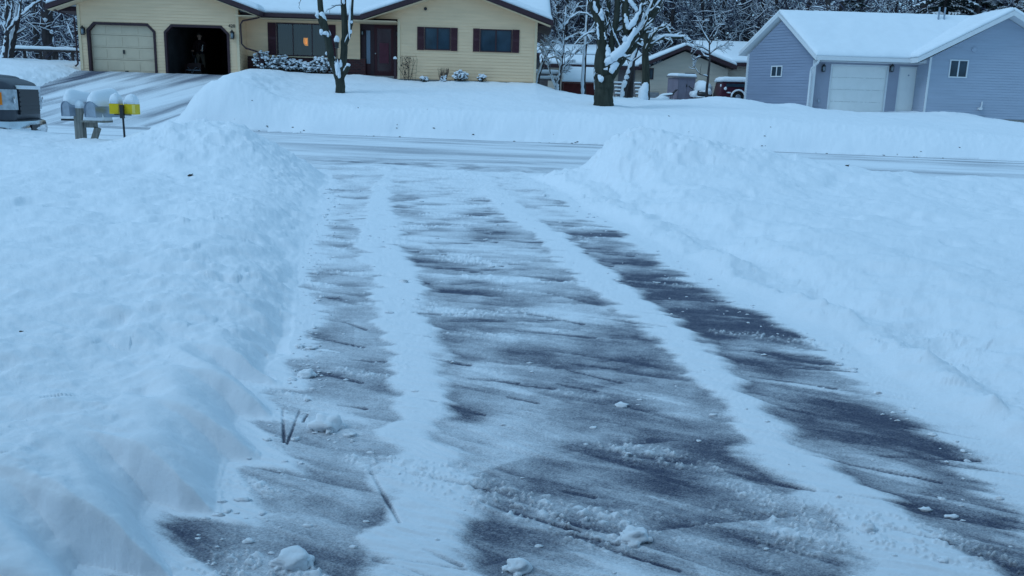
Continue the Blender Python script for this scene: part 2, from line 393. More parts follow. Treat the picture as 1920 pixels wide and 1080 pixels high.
    far_rough = (.05*n1+.022*n2+.006*n3+.045*np.clip(.5-w1, 0, 1)*(1-sst(1.3, 1.8, d)))*np.clip(d*2, 0, 1)*np.clip(g2*3, 0, 1)
    zz = zz+np.where(y < 55, far_rough, far_rough*2)
    far = y > (street_near(x)+.0)
    z = np.where(far, zz, z_near)
    reg = np.zeros(x.shape, int)
    reg[(~far) & (f <= 0.02)] = 1
    reg[far & (d <= 0)] = 2
    reg[far & (d > 0) & in2 & (y < 37.4)] = 3
    reg[(~far) & (fs <= .02) & (y > 14)] = 2
    foot = ((x > -18.38) & (x < .66) & (y > 37.3) & (y < 46.4)) | ((x > 13.6) & (y > 40.2) & (y < 46.8)) | ((x > 18.3) & (x < 30) & (y > 39.1) & (y < 46.8))
    z = np.where(foot, z-.6, z)
    # ---- snow cover of the cleared surfaces
    cov = np.ones(x.shape)
    m = (~far)
    X, Y = x[m], y[m]
    xlm, xrm = xl[m], xr[m]
    a = np.interp(Y, [2, 4, 6, 9, 14], [-.46, -.44, -.22, -.10, -.05])     # direction of the scraper strokes
    al = X*np.cos(a)+Y*np.sin(a); ac = -X*np.sin(a)+Y*np.cos(a)
    wp = fbm(X*1.7, Y*1.7, 51, 3)
    sc = np.interp(Y, [2, 6, 12], [1.0, .8, .6])
    big = fbm(al*.75*sc+.4*wp, ac*2.6*sc+.5*wp, 53, 4, .55)
    st = fbm(al*1.6, ac*11+1.2*wp, 57, 4, .6)
    fine = fbm(al*5, ac*34+wp*2, 59, 3, .6)
    sw = ((ac*2.3+.55*wp+.35*vn(al*.9, ac*1.1, 61)) % 1.0)
    sawt = np.where(sw < .06, sw/.06, 1-(sw-.06)/.94)
    tcx = (X-xlm)/(xrm-xlm)
    s1l = np.interp(Y, TY, S1[0]); s1r = np.interp(Y, TY, S1[1]); s2l = np.interp(Y, TY, S2[0]); s2r = np.interp(Y, TY, S2[1])
    lane = np.where(X < .5*(s1l+s1r), np.interp(Y, [2, 3.2, 4.5, 7, 12], [.42, .46, .58, .64, .76]),
           np.where(X < .5*(s2l+s2r), np.interp(Y, [2, 2.6, 3.2, 5, 8, 11, 14], [.52, .46, .37, .42, .56, .68, .85]),
                    np.interp(Y, [2, 3, 5.5, 8, 10, 13], [.34, .26, .25, .36, .58, .9])))
    strk = np.zeros(X.shape); rq = np.random.RandomState(21)
    for i in range(330):
        yy = 2.3+10.5*rq.rand()**1.25; l0 = np.interp(yy, TY, TXL); r0 = np.interp(yy, TY, TXR)
        xx = l0+(r0-l0)*rq.rand(); aa = np.interp(yy, [2, 4, 6, 9, 14], [-.50, -.44, -.24, -.08, -.03])+rq.normal(0, .12)
        if rq.rand() < .08: aa = aa+rq.choice([-1, 1])*rq.uniform(.4, 1.1)
        L_ = rq.uniform(.18, .55); w_ = rq.uniform(.08, .26)*(1+.03*yy); A_ = rq.uniform(.18, .55)*(-1 if rq.rand() < .62 else .8)
        q = np.nonzero((np.abs(X-xx) < L_+w_) & (np.abs(Y-yy) < (L_*abs(math.sin(aa))+w_+.05)))[0]
        if not len(q): continue
        dx_, dy_ = X[q]-xx, Y[q]-yy; u_ = (dx_*math.cos(aa)+dy_*math.sin(aa))/L_; v_ = (-dx_*math.sin(aa)+dy_*math.cos(aa))/w_
        v_ = v_+.10*u_*u_; pr_ = sst(-.06, .02, v_)*np.clip(1-v_, 0, 1)**1.3*(1-sst(.55, 1.0, np.abs(u_)))
        strk[q] += A_*pr_
    strk = np.clip(strk, -.6, .6)
    dash = sst(.25, .6, fbm(al*2.4+9, ac*11+.4*wp, 63, 3, .6)); dash2 = sst(.3, .65, fbm(al*1.5-5, ac*16+.5*wp, 67, 3, .6))
    bigi = fbm(X*1.6+3, Y*2.4, 55, 4, .55)
    bign = fbm(X*2.2+.8*Y, Y*3.1-.3*X, 58, 3, .5)
    amp = np.where(X < .5*(s1l+s1r), .62, np.where(X > .5*(s2l+s2r), .95, .85))
    c = lane+.02+amp*(.10*big+.26*bigi+.18*bign+.06*st+.06*fine+.05*dash-.05*dash2+.65*strk)
    # crumb ridges
    wc, rc = worley(X*16, Y*22, 71); wc2, rc2 = worley(X*38, Y*50, 73)
    rm = np.clip(fbm(al*1.1+4, ac*3.4, 75, 3)*2.6-1.0, 0, 1)
    crumb = np.clip(.48-wc, 0, 1)*2*(rc > .6)*rm+np.clip(.45-wc2, 0, 1)*2*(rc2 > .65)*np.clip(rm+.15, 0, 1)
    c = c+.5*np.clip(crumb, 0, 1)+.22*rm
    def strip(l_, r_, s):
        e = .06*fbm(Y*2.1, Y*0+s, 81+s, 3)+.06*fbm(X*5, Y*5, 83+s, 4)+.07*fbm(al*2, ac*9, 87+s, 3)
        return sst(-.11, .12, np.minimum(X-l_+e, r_-X-e*.8))
    e1 = strip(s1l, s1r, 1); e2 = strip(s2l, s2r, 5)
    frag = 1-.12*np.clip(big, 0, 1)
    c = np.maximum(c, 1.15*e1*frag); c = np.maximum(c, 1.15*e2*frag)
    edge = np.minimum(X-xlm, xrm-X)
    c = c+.9*(1-sst(-.02, np.where(tcx < .5, .22, .26)+.12*wp+.14*st, edge))
    # thin dark scratches left by the blade
    rs = np.random.RandomState(5)
    segs = [(at(695, 890, 3.2), at(750, 988, 2.9), .008), (at(530, 770, 4), at(533, 832, 3.7), .007), (at(562, 772, 4), at(538, 835, 3.7), .006),
            (at(581, 772, 4), at(568, 795, 3.9), .006), (at(1045, 722, 4), at(1120, 735, 4), .01)]
    def onplane(v):
        d_ = v-Vector((0, 0, EYE)); q = -EYE/(d_.z-.02*d_.y); return d_.x*q, d_.y*q
    S = [(*onplane(p), *onplane(q), w) for p, q, w in segs]
    for i in range(95):
        yy = 2.5+8.5*rs.rand()**1.3; u = rs.rand(); l0 = np.interp(yy, TY, TXL); r0 = np.interp(yy, TY, TXR)
        xx = l0+.1+(r0-l0-.2)*u; aa = np.interp(yy, [2, 4, 6, 9, 14], [-.46, -.42, -.25, -.1, -.05])+rs.normal(0, .16)
        ln = rs.uniform(.12, .55); S.append((xx, yy, xx+ln*math.cos(aa), yy+ln*math.sin(aa), rs.uniform(.0045, .0075)*(1+yy*.24)))
    dark = np.zeros(X.shape)
    for (xa, ya, xb, yb, w) in S:
        q = np.nonzero((X > min(xa, xb)-.08) & (X < max(xa, xb)+.08) & (Y > min(ya, yb)-.08) & (Y < max(ya, yb)+.08))[0]
        if not len(q): continue
        vx, vy = xb-xa, yb-ya; L2 = vx*vx+vy*vy
        tt = np.clip(((X[q]-xa)*vx+(Y[q]-ya)*vy)/L2, 0, 1)
        dd = np.hypot(X[q]-xa-tt*vx, Y[q]-ya-tt*vy)
        dark[q] = np.maximum(dark[q], (1-sst(w*.2, w*1.6, dd))*(.35+.65*tt))
    c = c-.55*dark
    c = np.clip(np.maximum(c, .13+.05*fine+.05*st), .0, 1.15)
    dep = depth[m]
    inroad = sst(.0, .03, dep)
    c = np.maximum(c, inroad*1.15)
    cov[m] = c
    zz_ = z[m]+.012*np.clip(c, 0, 1)*(1-inroad)+.012*np.clip(crumb, 0, 1)*(1-inroad)+.010*e1+.010*e2-.004*dark*(1-inroad)+.006*(1-inroad)*fine*np.clip(c, 0, 1)
    mouth = sst(11.2, 13.5, Y)*(1-inroad)
    zz_ = zz_+mouth*(.028*np.clip(fbm(X*3, Y*4, 101, 4)+.2, 0, 1)+.02*np.clip(.45-wc, 0, 1))
    z[m] = zz_
    m = reg == 2
    X, Y = x[m], y[m]; Q = Y+.13*X
    q1 = fbm(X*.45, Q*2.3+.3*fbm(X*.3, Q*.5, 99, 2), 91, 4, .6); q2 = fbm(X*.2+7, Q*.9, 93, 3)
    c = .91+.24*q1+.20*q2
    dm = Y-street_far(X)
    c = c-.60*np.exp(-((dm+.35+.08*q2)/.15)**2)*np.clip(.6+q1, .3, 1)-.42*np.exp(-((dm+1.15)/.20)**2)*np.clip(.6+q2, 0, 1)-.12
    dn = Y-street_near(X); churn = np.exp(-((X+1.6)/3.2)**2)*np.exp(-((dn-.4)/1.6)**2); c = c+.25*churn*fbm(X*2.5, Y*3, 98, 3)
    z[m] = z[m]+churn*(.03*np.clip(fbm(X*3, Y*4, 96, 3), -.2, 1))
    c = c-.55*np.exp(-((dn-1.1+.1*q2)/.40)**2)*np.clip(.5+q2+q1, 0, 1)-.3*np.exp(-((dn-4.5)/.5)**2)*np.clip(.4+q1, 0, 1)
    c = c+.3*(1-sst(0, .5, np.where(dn < 2, dn, 9)))
    cov[m] = np.clip(c, .2, 1.1)
    m = reg == 3
    X, Y = x[m], y[m]; al = X*.29+Y*.957; ac = X*.957-Y*.29
    q1 = fbm(al*.25, ac*2.6, 95, 4, .6); q2 = fbm(al*.2, ac*.7, 97, 3)
    c = .74+.34*q1+.25*q2-.16*sst(34, 36.5, Y)
    cov[m] = np.clip(c, .12, 1.1)
    return z, cov, reg

def build_ground():
    fine = 620 if SC.get('quick') else 1240
    u = np.linspace(-.665, .665, fine)
    ys = [1.2]
    while ys[-1] < 130:
        Y = ys[-1]
        dY = .00082*Y*Y if Y > 2.35 else .008
        if Y > 8.6: dY = .06
        if Y > 17.5: dY = .085
        if Y > 30: dY = .14
        if Y > 46: dY = 1.0
        ys.append(Y+dY*(2 if SC.get('quick') else 1))
    ys = np.array(ys); outer = 26; kk = (np.arange(1, outer+1)/outer)**1.8*95
    xs = u[None, :]*ys[:, None]
    left = (-.665*ys)[:, None]-kk[None, ::-1]; right = (.665*ys)[:, None]+kk[None, :]
    X = np.concatenate([left, xs, right], 1); Y = np.repeat(ys[:, None], X.shape[1], 1)
    grids = [(X, Y)]
    xb = np.linspace(-60, 60, 160); yb = np.linspace(-45, 1.2, 110)
    grids.append(np.meshgrid(xb, yb))
    names = ['snowy_ground', 'driveway', 'street', 'opposite_driveway']
    V = []; Q = []; Cc = []; R = []; off = 0
    for X, Y in grids:
        z, cov, reg = terrain(X.ravel().copy(), Y.ravel().copy())
        h, w = X.shape
        V.append(np.stack([X.ravel(), Y.ravel(), z], 1)); Cc.append(cov)
        i = np.arange(h*w).reshape(h, w)
        q = np.stack([i[:-1, :-1], i[:-1, 1:], i[1:, 1:], i[1:, :-1]], -1).reshape(-1, 4)
        R.append(reg[q[:, 0]]); Q.append(q+off); off += h*w
    V = np.concatenate(V); Q = np.concatenate(Q); Cc = np.concatenate(Cc); R = np.concatenate(R)
    a = V[Q[:, 2]]-V[Q[:, 0]]; b = V[Q[:, 3]]-V[Q[:, 1]]; fn = np.cross(a, b)
    N = np.zeros_like(V)
    for k in range(4):
        for c in range(3): N[:, c] += np.bincount(Q[:, k], fn[:, c], len(V))
    N /= np.maximum(np.linalg.norm(N, axis=1), 1e-12)[:, None]
    for r, nm in enumerate(names):
        q = Q[R == r]
        if not len(q): continue
        used, inv = np.unique(q.ravel(), return_inverse=True)
        me = bpy.data.meshes.new(nm)
        me.vertices.add(len(used)); me.vertices.foreach_set('co', V[used].astype(np.float32).ravel())
        me.loops.add(q.size); me.loops.foreach_set('vertex_index', inv.astype(np.int32).ravel())
        me.polygons.add(len(q)); me.polygons.foreach_set('loop_start', np.arange(0, q.size, 4, dtype=np.int32))
        me.polygons.foreach_set('use_smooth', np.ones(len(q), bool))
        me.update(calc_edges=True)
        at_ = me.attributes.new('cov', 'FLOAT', 'POINT'); at_.data.foreach_set('value', Cc[used].astype(np.float32))
        me.normals_split_custom_set_from_vertices(N[used])
        me.materials.append(M['ground'])
        o = bpy.data.objects.new(nm, me); COL.objects.link(o); o['kind'] = 'structure'
    return

def gz(x, y):
    z, c, r = terrain(np.array([float(x)]), np.array([float(y)])); return float(z[0])
build_ground()
# land far beyond the woods, to the horizon
g = MB(); g.add([(-900, 120, 3.9), (900, 120, 3.9), (900, 1200, 4.5), (-900, 1200, 4.5)], [(0, 1, 2, 3)])
tag(g.build('snowy_terrain', M['snow']), kind='structure')

# ---------------------------------------------------------------- siding and houses
def siding(mb, P0, P1, z0, z1, outer=None, opens=(), pitch=.127, lip=.018, out=None, breaks=()):
    """lapped boards between two ground points; outer(z)->(a,b) limits, opens: functions z->(a,b) or None"""
    P0 = Vector((P0[0], P0[1], 0)); P1 = Vector((P1[0], P1[1], 0)); D = P1-P0; L = D.length; D.normalize()
    N = Vector(out).normalized() if out else Vector((D.y, -D.x, 0))
    lv = {z0, z1}
    k = math.ceil(z0/pitch)
    while k*pitch < z1: lv.add(k*pitch); k += 1
    for b in breaks:
        if z0 < b < z1: lv.add(b)
    lv = sorted(lv)
    for za, zb in zip(lv[:-1], lv[1:]):
        if zb-za < 1e-4: continue
        mid = .5*(za+zb); eps = (zb-za)*.001
        c0 = math.floor(mid/pitch)*pitch
        pr = lambda z: .004+lip*(1-(z-c0)/pitch)
        def lim(z): return outer(z) if outer else (0, L)
        act = [o for o in opens if o(mid) is not None]
        ints = [(lim(za+eps), lim(zb-eps))]
        segs = [(ints[0][0][0], ints[0][1][0], ints[0][0][1], ints[0][1][1])]
        cuts = sorted([(o(za+eps) or o(mid), o(zb-eps) or o(mid)) for o in act], key=lambda t: t[0][0])
        a0, a1 = segs[0][0], segs[0][1]
        outsegs = []
        for (ca, cb) in cuts:
            outsegs.append((a0, a1, ca[0], cb[0])); a0, a1 = ca[1], cb[1]
        outsegs.append((a0, a1, segs[0][2], segs[0][3]))
        for (l0, l1, r0, r1) in outsegs:
            if r0-l0 < .002 and r1-l1 < .002: continue
            A = P0+D*l0+N*pr(za); B = P0+D*r0+N*pr(za); C_ = P0+D*r1+N*pr(zb); E_ = P0+D*l1+N*pr(zb)
            A.z = B.z = za; C_.z = E_.z = zb
            A2 = P0+D*l0; B2 = P0+D*r0; A2.z = B2.z = za
            mb.add([A, B, C_, E_], [(0, 1, 2, 3)])
            if abs(za-c0) < 1e-6: mb.add([A2, B2, B, A], [(0, 1, 2, 3)])
def rect_open(a, b, za, zb): return lambda z: (a, b) if za < z < zb else None
def chamfer_open(a, b, za, zb, c): return lambda z: None if not (za < z < zb) else ((a, b) if z < zb-c else (a+(z-zb+c), b-(z-zb+c)))

def lantern(parent, c, s=1.0, name='wall_lantern'):
    m = MB(); x, y, z = c
    m.box(x-.05*s, x+.05*s, y, y+.03, z-.10*s, z+.10*s); m.lathe((x, y-.09, z), [(.005, .19*s), (.03*s, .15*s), (.085*s, .09*s), (.085*s, .075*s), (.01, .075*s)], 10)
    m.box(x-.012, x+.012, y-.09, y, z+.10*s, z+.13*s)
    for dx in (-1, 1):
        for dy in (-1, 1): m.box(x+dx*.055*s-.006, x+dx*.055*s+.006, y-.09+dy*.055*s-.006, y-.09+dy*.055*s+.006, z-.13*s, z+.08*s)
    m.lathe((x, y-.09, z), [(.07*s, -.15*s), (.075*s, -.13*s), (.01, -.125*s)], 10)
    o = m.build(name, M['black'], parent)
    g = MB(); g.lathe((x, y-.09, z), [(.045*s, -.12*s), (.05*s, 0), (.045*s, .07*s)], 10); g.build('lamp_glass', M['lamp_glass'], o, True)
    return o

def window(parent, x0, x1, z0, z1, y, frame='brown', sash=.045, depth=.10, split=True, glass='glass_dark', kind='window'):
    w = MB(); s = sash
    w.box(x0, x1, y-.035, y+.03, z1-s, z1); w.box(x0, x1, y-.045, y+.03, z0, z0+s)
    w.box(x0, x0+s, y-.033, y+.03, z0+s, z1-s); w.box(x1-s, x1, y-.033, y+.03, z0+s, z1-s)
    o = w.build(kind, M[frame], parent)
    p = MB(); p.add([(x0+s, y+.012, z0+s), (x1-s, y+.012, z0+s), (x1-s, y+.012, z1-s), (x0+s, y+.012, z1-s)], [(0, 1, 2, 3)])
    p.build('pane', M[glass], o)
    if split:
        q = MB(); xm = (x0+x1)/2; q.box(xm-.028, xm+.028, y-.012, y+.02, z0+s, z1-s); q.build('mullion', M[frame], o)
    return o

def shutter(parent, x0, x1, z0, z1, y):
    s = MB(); s.box(x0, x1, y-.035, y+.0, z0, z1)
    k = z0+.06
    while k < z1-.06:
        if abs(k-(z0+z1)/2) > .05: s.add([(x0+.04, y-.036, k), (x1-.04, y-.036, k), (x1-.04, y-.052, k+.012), (x0+.04, y-.052, k+.012), (x1-.04, y-.036, k+.04), (x0+.04, y-.036, k+.04)], [(0, 1, 2, 3), (3, 2, 4, 5)])
        k += .05
    s.build('shutter', M['shutter'], parent)

# ------------------------------------------------ yellow house
YH = thing('yellow_house', (-9, 37, 2.4), 'long yellow sided house with brown trim, octagonal garage doors and snowy roof', 'house')
BZ = 2.28
wall = MB()
gx0, gx1 = -18.42, -11.72; ev = 5.13
def gab(x0, x1, ze, sl=.335):
    L = x1-x0
    return lambda z: (0, L) if z <= ze else ((z-ze)/sl, L-(z-ze)/sl)
d1 = (-18.08-gx0, -15.20-gx0); d2 = (-14.85-gx0, -12.12-gx0); DT = 4.42
gpk = ev+(gx1-gx0)/2*.335
siding(wall, (gx0, 37), (gx1, 37), BZ, gpk-.01, gab(gx0, gx1, ev), [chamfer_open(*d1, BZ-1, DT, .31), chamfer_open(*d2, BZ-1, DT, .31)], breaks=(DT, DT-.31, ev))
# mid wall above the brick, with window opening
mx0, mx1 = gx1, -6.84
siding(wall, (mx0, 38), (mx1, 38), 3.28, 4.98, None, [rect_open(-10.42-mx0, -8.21-mx0, 3.33, 4.70)], breaks=(3.33, 4.70))
siding(wall, (gx1, 37), (gx1, 38.0), BZ, 4.98, out=(1, 0, 0))
siding(wall, (gx0, 46.5), (gx0, 37), BZ, 4.98, out=(-1, 0, 0))
rx0, rx1 = -5.08, .72; wx0 = -6.52; rpk = 4.77+3.955*.335
def rgab(z):
    k = max(0, z-4.76)/.335; return (max(0, -6.55+k-wx0), min(rx1-wx0, 1.36-k-wx0))
siding(wall, (wx0, 37), (rx1, 37), 2.50, rpk-.02, rgab, [rect_open(-.01, rx0-wx0, 2, 4.90), rect_open(-3.97-wx0, -2.88-wx0, 3.70, 4.62), rect_open(-1.65-wx0, -.32-wx0, 3.69, 4.61)], breaks=(3.70, 4.62, 3.69, 4.61, 4.90))
siding(wall, (rx0, 38.3), (rx0, 37), BZ, 4.9, out=(-1, 0, 0))
siding(wall, (rx1, 37), (rx1, 46.5), BZ, 4.92, out=(1, 0, 0))
siding(wall, (rx1, 46.5), (gx0, 46.5), BZ, 4.95)
# the end gable above the right-hand wall
wall.add([(rx1, 37.0, 4.92), (rx1, 46.5, 4.92), (rx1, 42, 6.5)], [(0, 1, 2)])
wall.build('wall', M['yellow'], YH)
b = MB()
b.box(mx0+.02, -9.7, 38.01, 38.09, 2.2, 3.30); b.box(-9.7, mx1, 38.01, 38.09, 2.2, 3.30)
b.box(-6.86, -6.62, 38.0, 38.14, 2.2, 3.32)
b.box(-5.30, -5.09, 38.12, 38.24, 2.2, 4.9)
bw = b.build('brick_wall', M['brick'], YH); bw['label'] = 'dark red brick band below the picture window'
f = MB(); f.box(rx0+.03, rx1-.03, 37.02, 37.1, 2.1, 2.50); f.build('foundation', M['concrete'], YH)
t = MB()
for xa_, xb_, zb_ in ((gx0-.012, gx0+.10, 5.1), (gx1-.10, gx1+.012, 5.1), (rx0-.01, rx0+.10, 4.9), (rx1-.10, rx1+.012, 4.95)):
    t = MB(); t.box(xa_, xb_, 36.955, 37.0, BZ+.2, zb_); t.build('corner_trim', M['cream'], YH)
t = MB(); t.box(mx0+.03, mx1, 37.955, 37.99, 3.28, 3.32); t.build('sill_trim', M['cream'], YH)
# roofs
def gable_roof(parent, x0, x1, ze, yf, yb, sl, th=.20, snow=.24, name='roof'):
    xm = (x0+x1)/2; zp = ze+(x1-x0)/2*sl
    r = MB(); sc_ = MB()
    qa = [(x0, yf, ze), (xm, yf, zp), (xm, yb, zp), (x0, yb, ze)]; qb = [(xm, yf, zp), (x1, yf, ze), (x1, yb, ze), (xm, yb, zp)]
    r.slab(qa, th); r.slab(qb, th)
    o = r.build(name, M['brown'], parent)
    e = .02
    sc_.cap([(x0+.03, yf+e, ze+.012), (xm, yf+e, zp+.012), (xm, yb, zp+.012), (x0+.03, yb, ze+.012)], snow, edge=.16, n=10, k=16, seed=3, amp=.22)
    sc_.cap([(xm, yf+e, zp+.012), (x1-.03, yf+e, ze+.012), (x1-.03, yb, ze+.012), (xm, yb, zp+.012)], snow, edge=.16, n=10, k=16, seed=9)
    sc_.build('roof_snow', M['snow'], o, True)
    s = MB()
    s.slab([(x0+.10, yf+.03, ze-th-.004), (xm, yf+.03, zp-th-.004), (xm, 37.0, zp-th-.004), (x0+.10, 37.0, ze-th-.004)], .02)
    s.slab([(xm, yf+.03, zp-th-.004), (x1-.10, yf+.03, ze-th-.004), (x1-.10, 37.0, ze-th-.004), (xm, 37.0, zp-th-.004)], .02)
    s.build('soffit', M['cream'], o)
    return o
gable_roof(YH, -19.45, -10.68, 5.02, 36.4, 41.9, .335)
gable_roof(YH, -6.55, 1.36, 4.98, 36.4, 41.9, .335)
rf = MB(); rs_ = MB()
rf.slab([(-19.45, 37.2, 5.02), (1.36, 37.2, 4.99), (1.36, 42, 6.60), (-19.45, 42, 6.63)], .18)
rf.slab([(-19.45, 42, 6.63), (1.36, 42, 6.60), (1.36, 46.9, 5.0), (-19.45, 46.9, 5.0)], .18)
mr_ = rf.build('roof', M['brown'], YH)
rs_.cap([(-19.4, 37.22, 5.03), (1.33, 37.22, 5.0), (1.33, 42, 6.61), (-19.4, 42, 6.64)], .23, edge=.2, n=50, k=14, seed=5, amp=.22)
rs_.cap([(-19.4, 42, 6.64), (1.33, 42, 6.61), (1.33, 46.85, 5.01), (-19.4, 46.85, 5.01)], .23, edge=.2, n=30, k=8, seed=6)
rs_.build('roof_snow', M['snow'], mr_, True)
s = MB(); s.box(-10.9, -6.3, 37.25, 38.0, 4.80, 4.82); s.box(-11.7, -10.9, 36.45, 38.0, 4.80, 4.82); s.box(-6.9, -5.1, 36.5, 38.3, 4.76, 4.78); s.build('soffit', M['cream'], YH)
gt = MB(); gt.box(-10.72, -6.5, 37.08, 37.19, 4.86, 4.99); gt.build('gutter', M['brown'], YH)
# downspouts
def downspout(parent, pts, m='brown', r=.038):
    d = MB(); d.tube(pts, r, 6); return d.build('downspout', M[m], parent)
downspout(YH, [(-10.78, 37.05, 4.84), (-11.0, 36.98, 4.76), (-11.52, 36.92, 4.64), (-11.62, 36.92, 4.5), (-11.60, 36.92, 3.72), (-11.45, 36.95, 3.55), (-10.98, 37.0, 3.42), (-10.88, 37.0, 3.28), (-10.88, 37.0, 2.75)])
downspout(YH, [(-19.3, 36.7, 4.85), (-18.9, 36.9, 4.7), (-18.55, 36.95, 4.55), (-18.53, 36.95, 2.7), (-18.6, 36.85, 2.6)])
bx = MB(); bx.box(-11.05, -10.75, 37.1, 37.4, 2.5, 3.22); bx.build('meter_box', M['brown'], YH)
# garage doors
dn = chamfer_open(-18.08, -15.20, BZ, DT, .31)
def octo(a, b, z0, z1, c): return [(a, z0), (b, z0), (b, z1-c), (b-c, z1), (a+c, z1), (a, z1-c)]
def door_frame(a, b, parent, bottom=BZ+.13):
    w = .10; m = MB(); c = .31; z1 = DT
    o_ = [(a, bottom), (a, z1-c), (a+c, z1), (b-c, z1), (b, z1-c), (b, bottom)]; k = w*math.tan(math.radians(22.5))
    i_ = [(a+w, bottom), (a+w, z1-c-k), (a+c+k, z1-w), (b-c-k, z1-w), (b-w, z1-c-k), (b-w, bottom)]
    for j in range(5):
        m.add([(o_[j][0], 36.95, o_[j][1]), (o_[j+1][0], 36.95, o_[j+1][1]), (i_[j+1][0], 36.95, i_[j+1][1]), (i_[j][0], 36.95, i_[j][1]),
               (o_[j][0], 37.12, o_[j][1]), (o_[j+1][0], 37.12, o_[j+1][1]), (i_[j+1][0], 37.12, i_[j+1][1]), (i_[j][0], 37.12, i_[j][1])],
              [(0, 3, 2, 1), (4, 5, 6, 7), (3, 7, 6, 2), (0, 1, 5, 4)])
    return m.build('door_frame', M['brown'], parent)
fr = door_frame(-18.08, -15.20, YH)
gd = MB(); z = BZ+.14
for i in range(4):
    h = .5; gd.box(-18.02, -15.26, 37.14, 37.19, z+.006, z+h-.006)
    for j in range(4):
        xa = -17.96+j*.68; gd.box(xa+.05, xa+.60, 37.128, 37.14, z+.07, z+h-.07)
    z += h
go = gd.build('garage_door', M['cream_door'], YH); go['label'] = 'closed cream garage door of the yellow house'
hd = MB(); hd.box(-16.67, -16.60, 37.09, 37.13, 3.17, 3.33); hd.box(-16.63, -16.5, 37.08, 37.128, 2.44, 2.48); hd.build('handle', M['black'], go)
door_frame(-14.85, -12.12, YH)
# the open garage: floor, walls, ceiling
ig = MB()
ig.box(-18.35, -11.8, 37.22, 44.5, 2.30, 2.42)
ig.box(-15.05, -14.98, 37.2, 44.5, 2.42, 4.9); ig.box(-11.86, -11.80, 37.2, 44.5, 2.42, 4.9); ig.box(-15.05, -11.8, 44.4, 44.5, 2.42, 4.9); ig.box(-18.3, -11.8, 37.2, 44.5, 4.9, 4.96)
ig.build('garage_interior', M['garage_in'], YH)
od = MB()
for i in range(4): od.box(-14.8, -12.2, 37.6+i*.56, 38.12+i*.56, 4.52, 4.56)
o_ = od.build('garage_door', M['cream_door'], YH); o_['label'] = 'raised garage door under the ceiling'
# house number
tx = bpy.data.curves.new('house_number', 'FONT'); tx.body = '420'; tx.size = .19; tx.extrude = .008; tx.align_x = 'CENTER'; tx.materials.append(M['black'])
_o = bpy.data.objects.new('house_number', tx); to = bpy.data.objects.new('house_number', bpy.data.meshes.new_from_object(_o)); bpy.data.objects.remove(_o); COL.objects.link(to); to.parent = YH
to.location = Vector((-12.0, 36.965, 4.36))-YH.location; to.rotation_euler = (math.radians(90), 0, 0)
lantern(YH, (-18.20, 36.96, 4.05), 1.15); lantern(YH, (-11.97, 36.96, 4.06), 1.15)
# picture window
window(YH, -10.42, -8.21, 3.33, 4.70, 37.99, 'brown', .05, split=False, glass='glass', kind='picture_window')
for x in (-9.72, -8.9):
    iw = MB(); iw.box(x-.02, x+.02, 37.99, 38.02, 3.38, 4.65); iw.build('mullion', M['brown'], YH)
shutter(YH, -10.79, -10.44, 3.35, 4.69, 37.985); shutter(YH, -8.19, -7.88, 3.35, 4.67, 37.985)
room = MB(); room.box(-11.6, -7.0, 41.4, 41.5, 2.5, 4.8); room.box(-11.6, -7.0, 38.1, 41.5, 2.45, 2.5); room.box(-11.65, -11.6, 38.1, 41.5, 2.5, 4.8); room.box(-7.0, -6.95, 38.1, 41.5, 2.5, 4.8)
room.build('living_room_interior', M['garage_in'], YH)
cu = MB()
def drape(x0, x1, y, amp=.03, per=.11):
    n = int((x1-x0)/.018); vs = []
    for i in range(n+1):
        x = x0+(x1-x0)*i/n; yy = y+amp*math.sin(x*6.283/per)+.01*math.sin(x*37)
        vs += [(x, yy, 3.3), (x, yy, 4.78)]
    cu.add(vs, [(2*i, 2*i+2, 2*i+3, 2*i+1) for i in range(n)])
drape(-10.42, -9.86, 38.22, .025, .13); drape(-9.66, -9.46, 38.25); drape(-9.14, -8.82, 38.25); drape(-8.76, -8.2, 38.22, .02, .16)
cu.build('curtain', M['curtain'], YH, True)
# entry
en = MB()
en.box(-6.86, -6.62, 38.15, 38.3, 3.32, 4.95); en.box(-6.62, -5.3, 38.22, 38.3, 4.74, 4.95); en.box(-6.42, -6.26, 38.16, 38.3, 2.60, 4.74); en.box(-5.42, -5.30, 38.16, 38.3, 2.6, 4.74)
en.box(-6.62, -6.42, 38.2, 38.3, 4.5, 4.74)
en.build('entry_frame', M['brown'], YH)
sd = MB(); sd.box(-6.62, -6.42, 38.2, 38.26, 2.6, 3.12); sdo = sd.build('sidelight', M['maroon'], YH)
sg = MB(); sg.box(-6.605, -6.435, 38.19, 38.21, 3.12, 4.50); sg.build('pane', mat('sidelight_glass', (.13, .18, .26), .12, spec=.6), sdo)
dr = MB(); dr.box(-6.26, -5.42, 38.18, 38.24, 2.62, 2.82); dr.box(-6.26, -5.42, 38.18, 38.24, 4.6, 4.74); dr.box(-6.26, -6.14, 38.18, 38.24, 2.82, 4.6); dr.box(-5.54, -5.42, 38.18, 38.24, 2.82, 4.6)
do_ = dr.build('front_door', M['maroon'], YH)
dg = MB(); dg.box(-6.14, -5.54, 38.20, 38.23, 2.82, 4.6); dg.build('pane', M['door_glass'], do_)
dp = MB(); dp.box(-6.04, -5.64, 38.17, 38.20, 3.15, 4.0); dp.build('door_panel', mat('pink_red_door', (.11, .025, .045), .5, vary=.2, vscale=3), do_)
dh = MB(); dh.lathe((-6.20, 38.12, 3.55), [(.01, 0), (.03, .01), (.03, .03), (.012, .06)], 8, axis='y'); dh.build('handle', M['chrome'], do_)
st = MB(); st.box(-6.45, -5.12, 37.35, 38.15, 2.36, 2.60); st.box(-6.45, -5.12, 37.0, 37.35, 2.3, 2.46); st.build('porch_step', M['concrete'], YH)
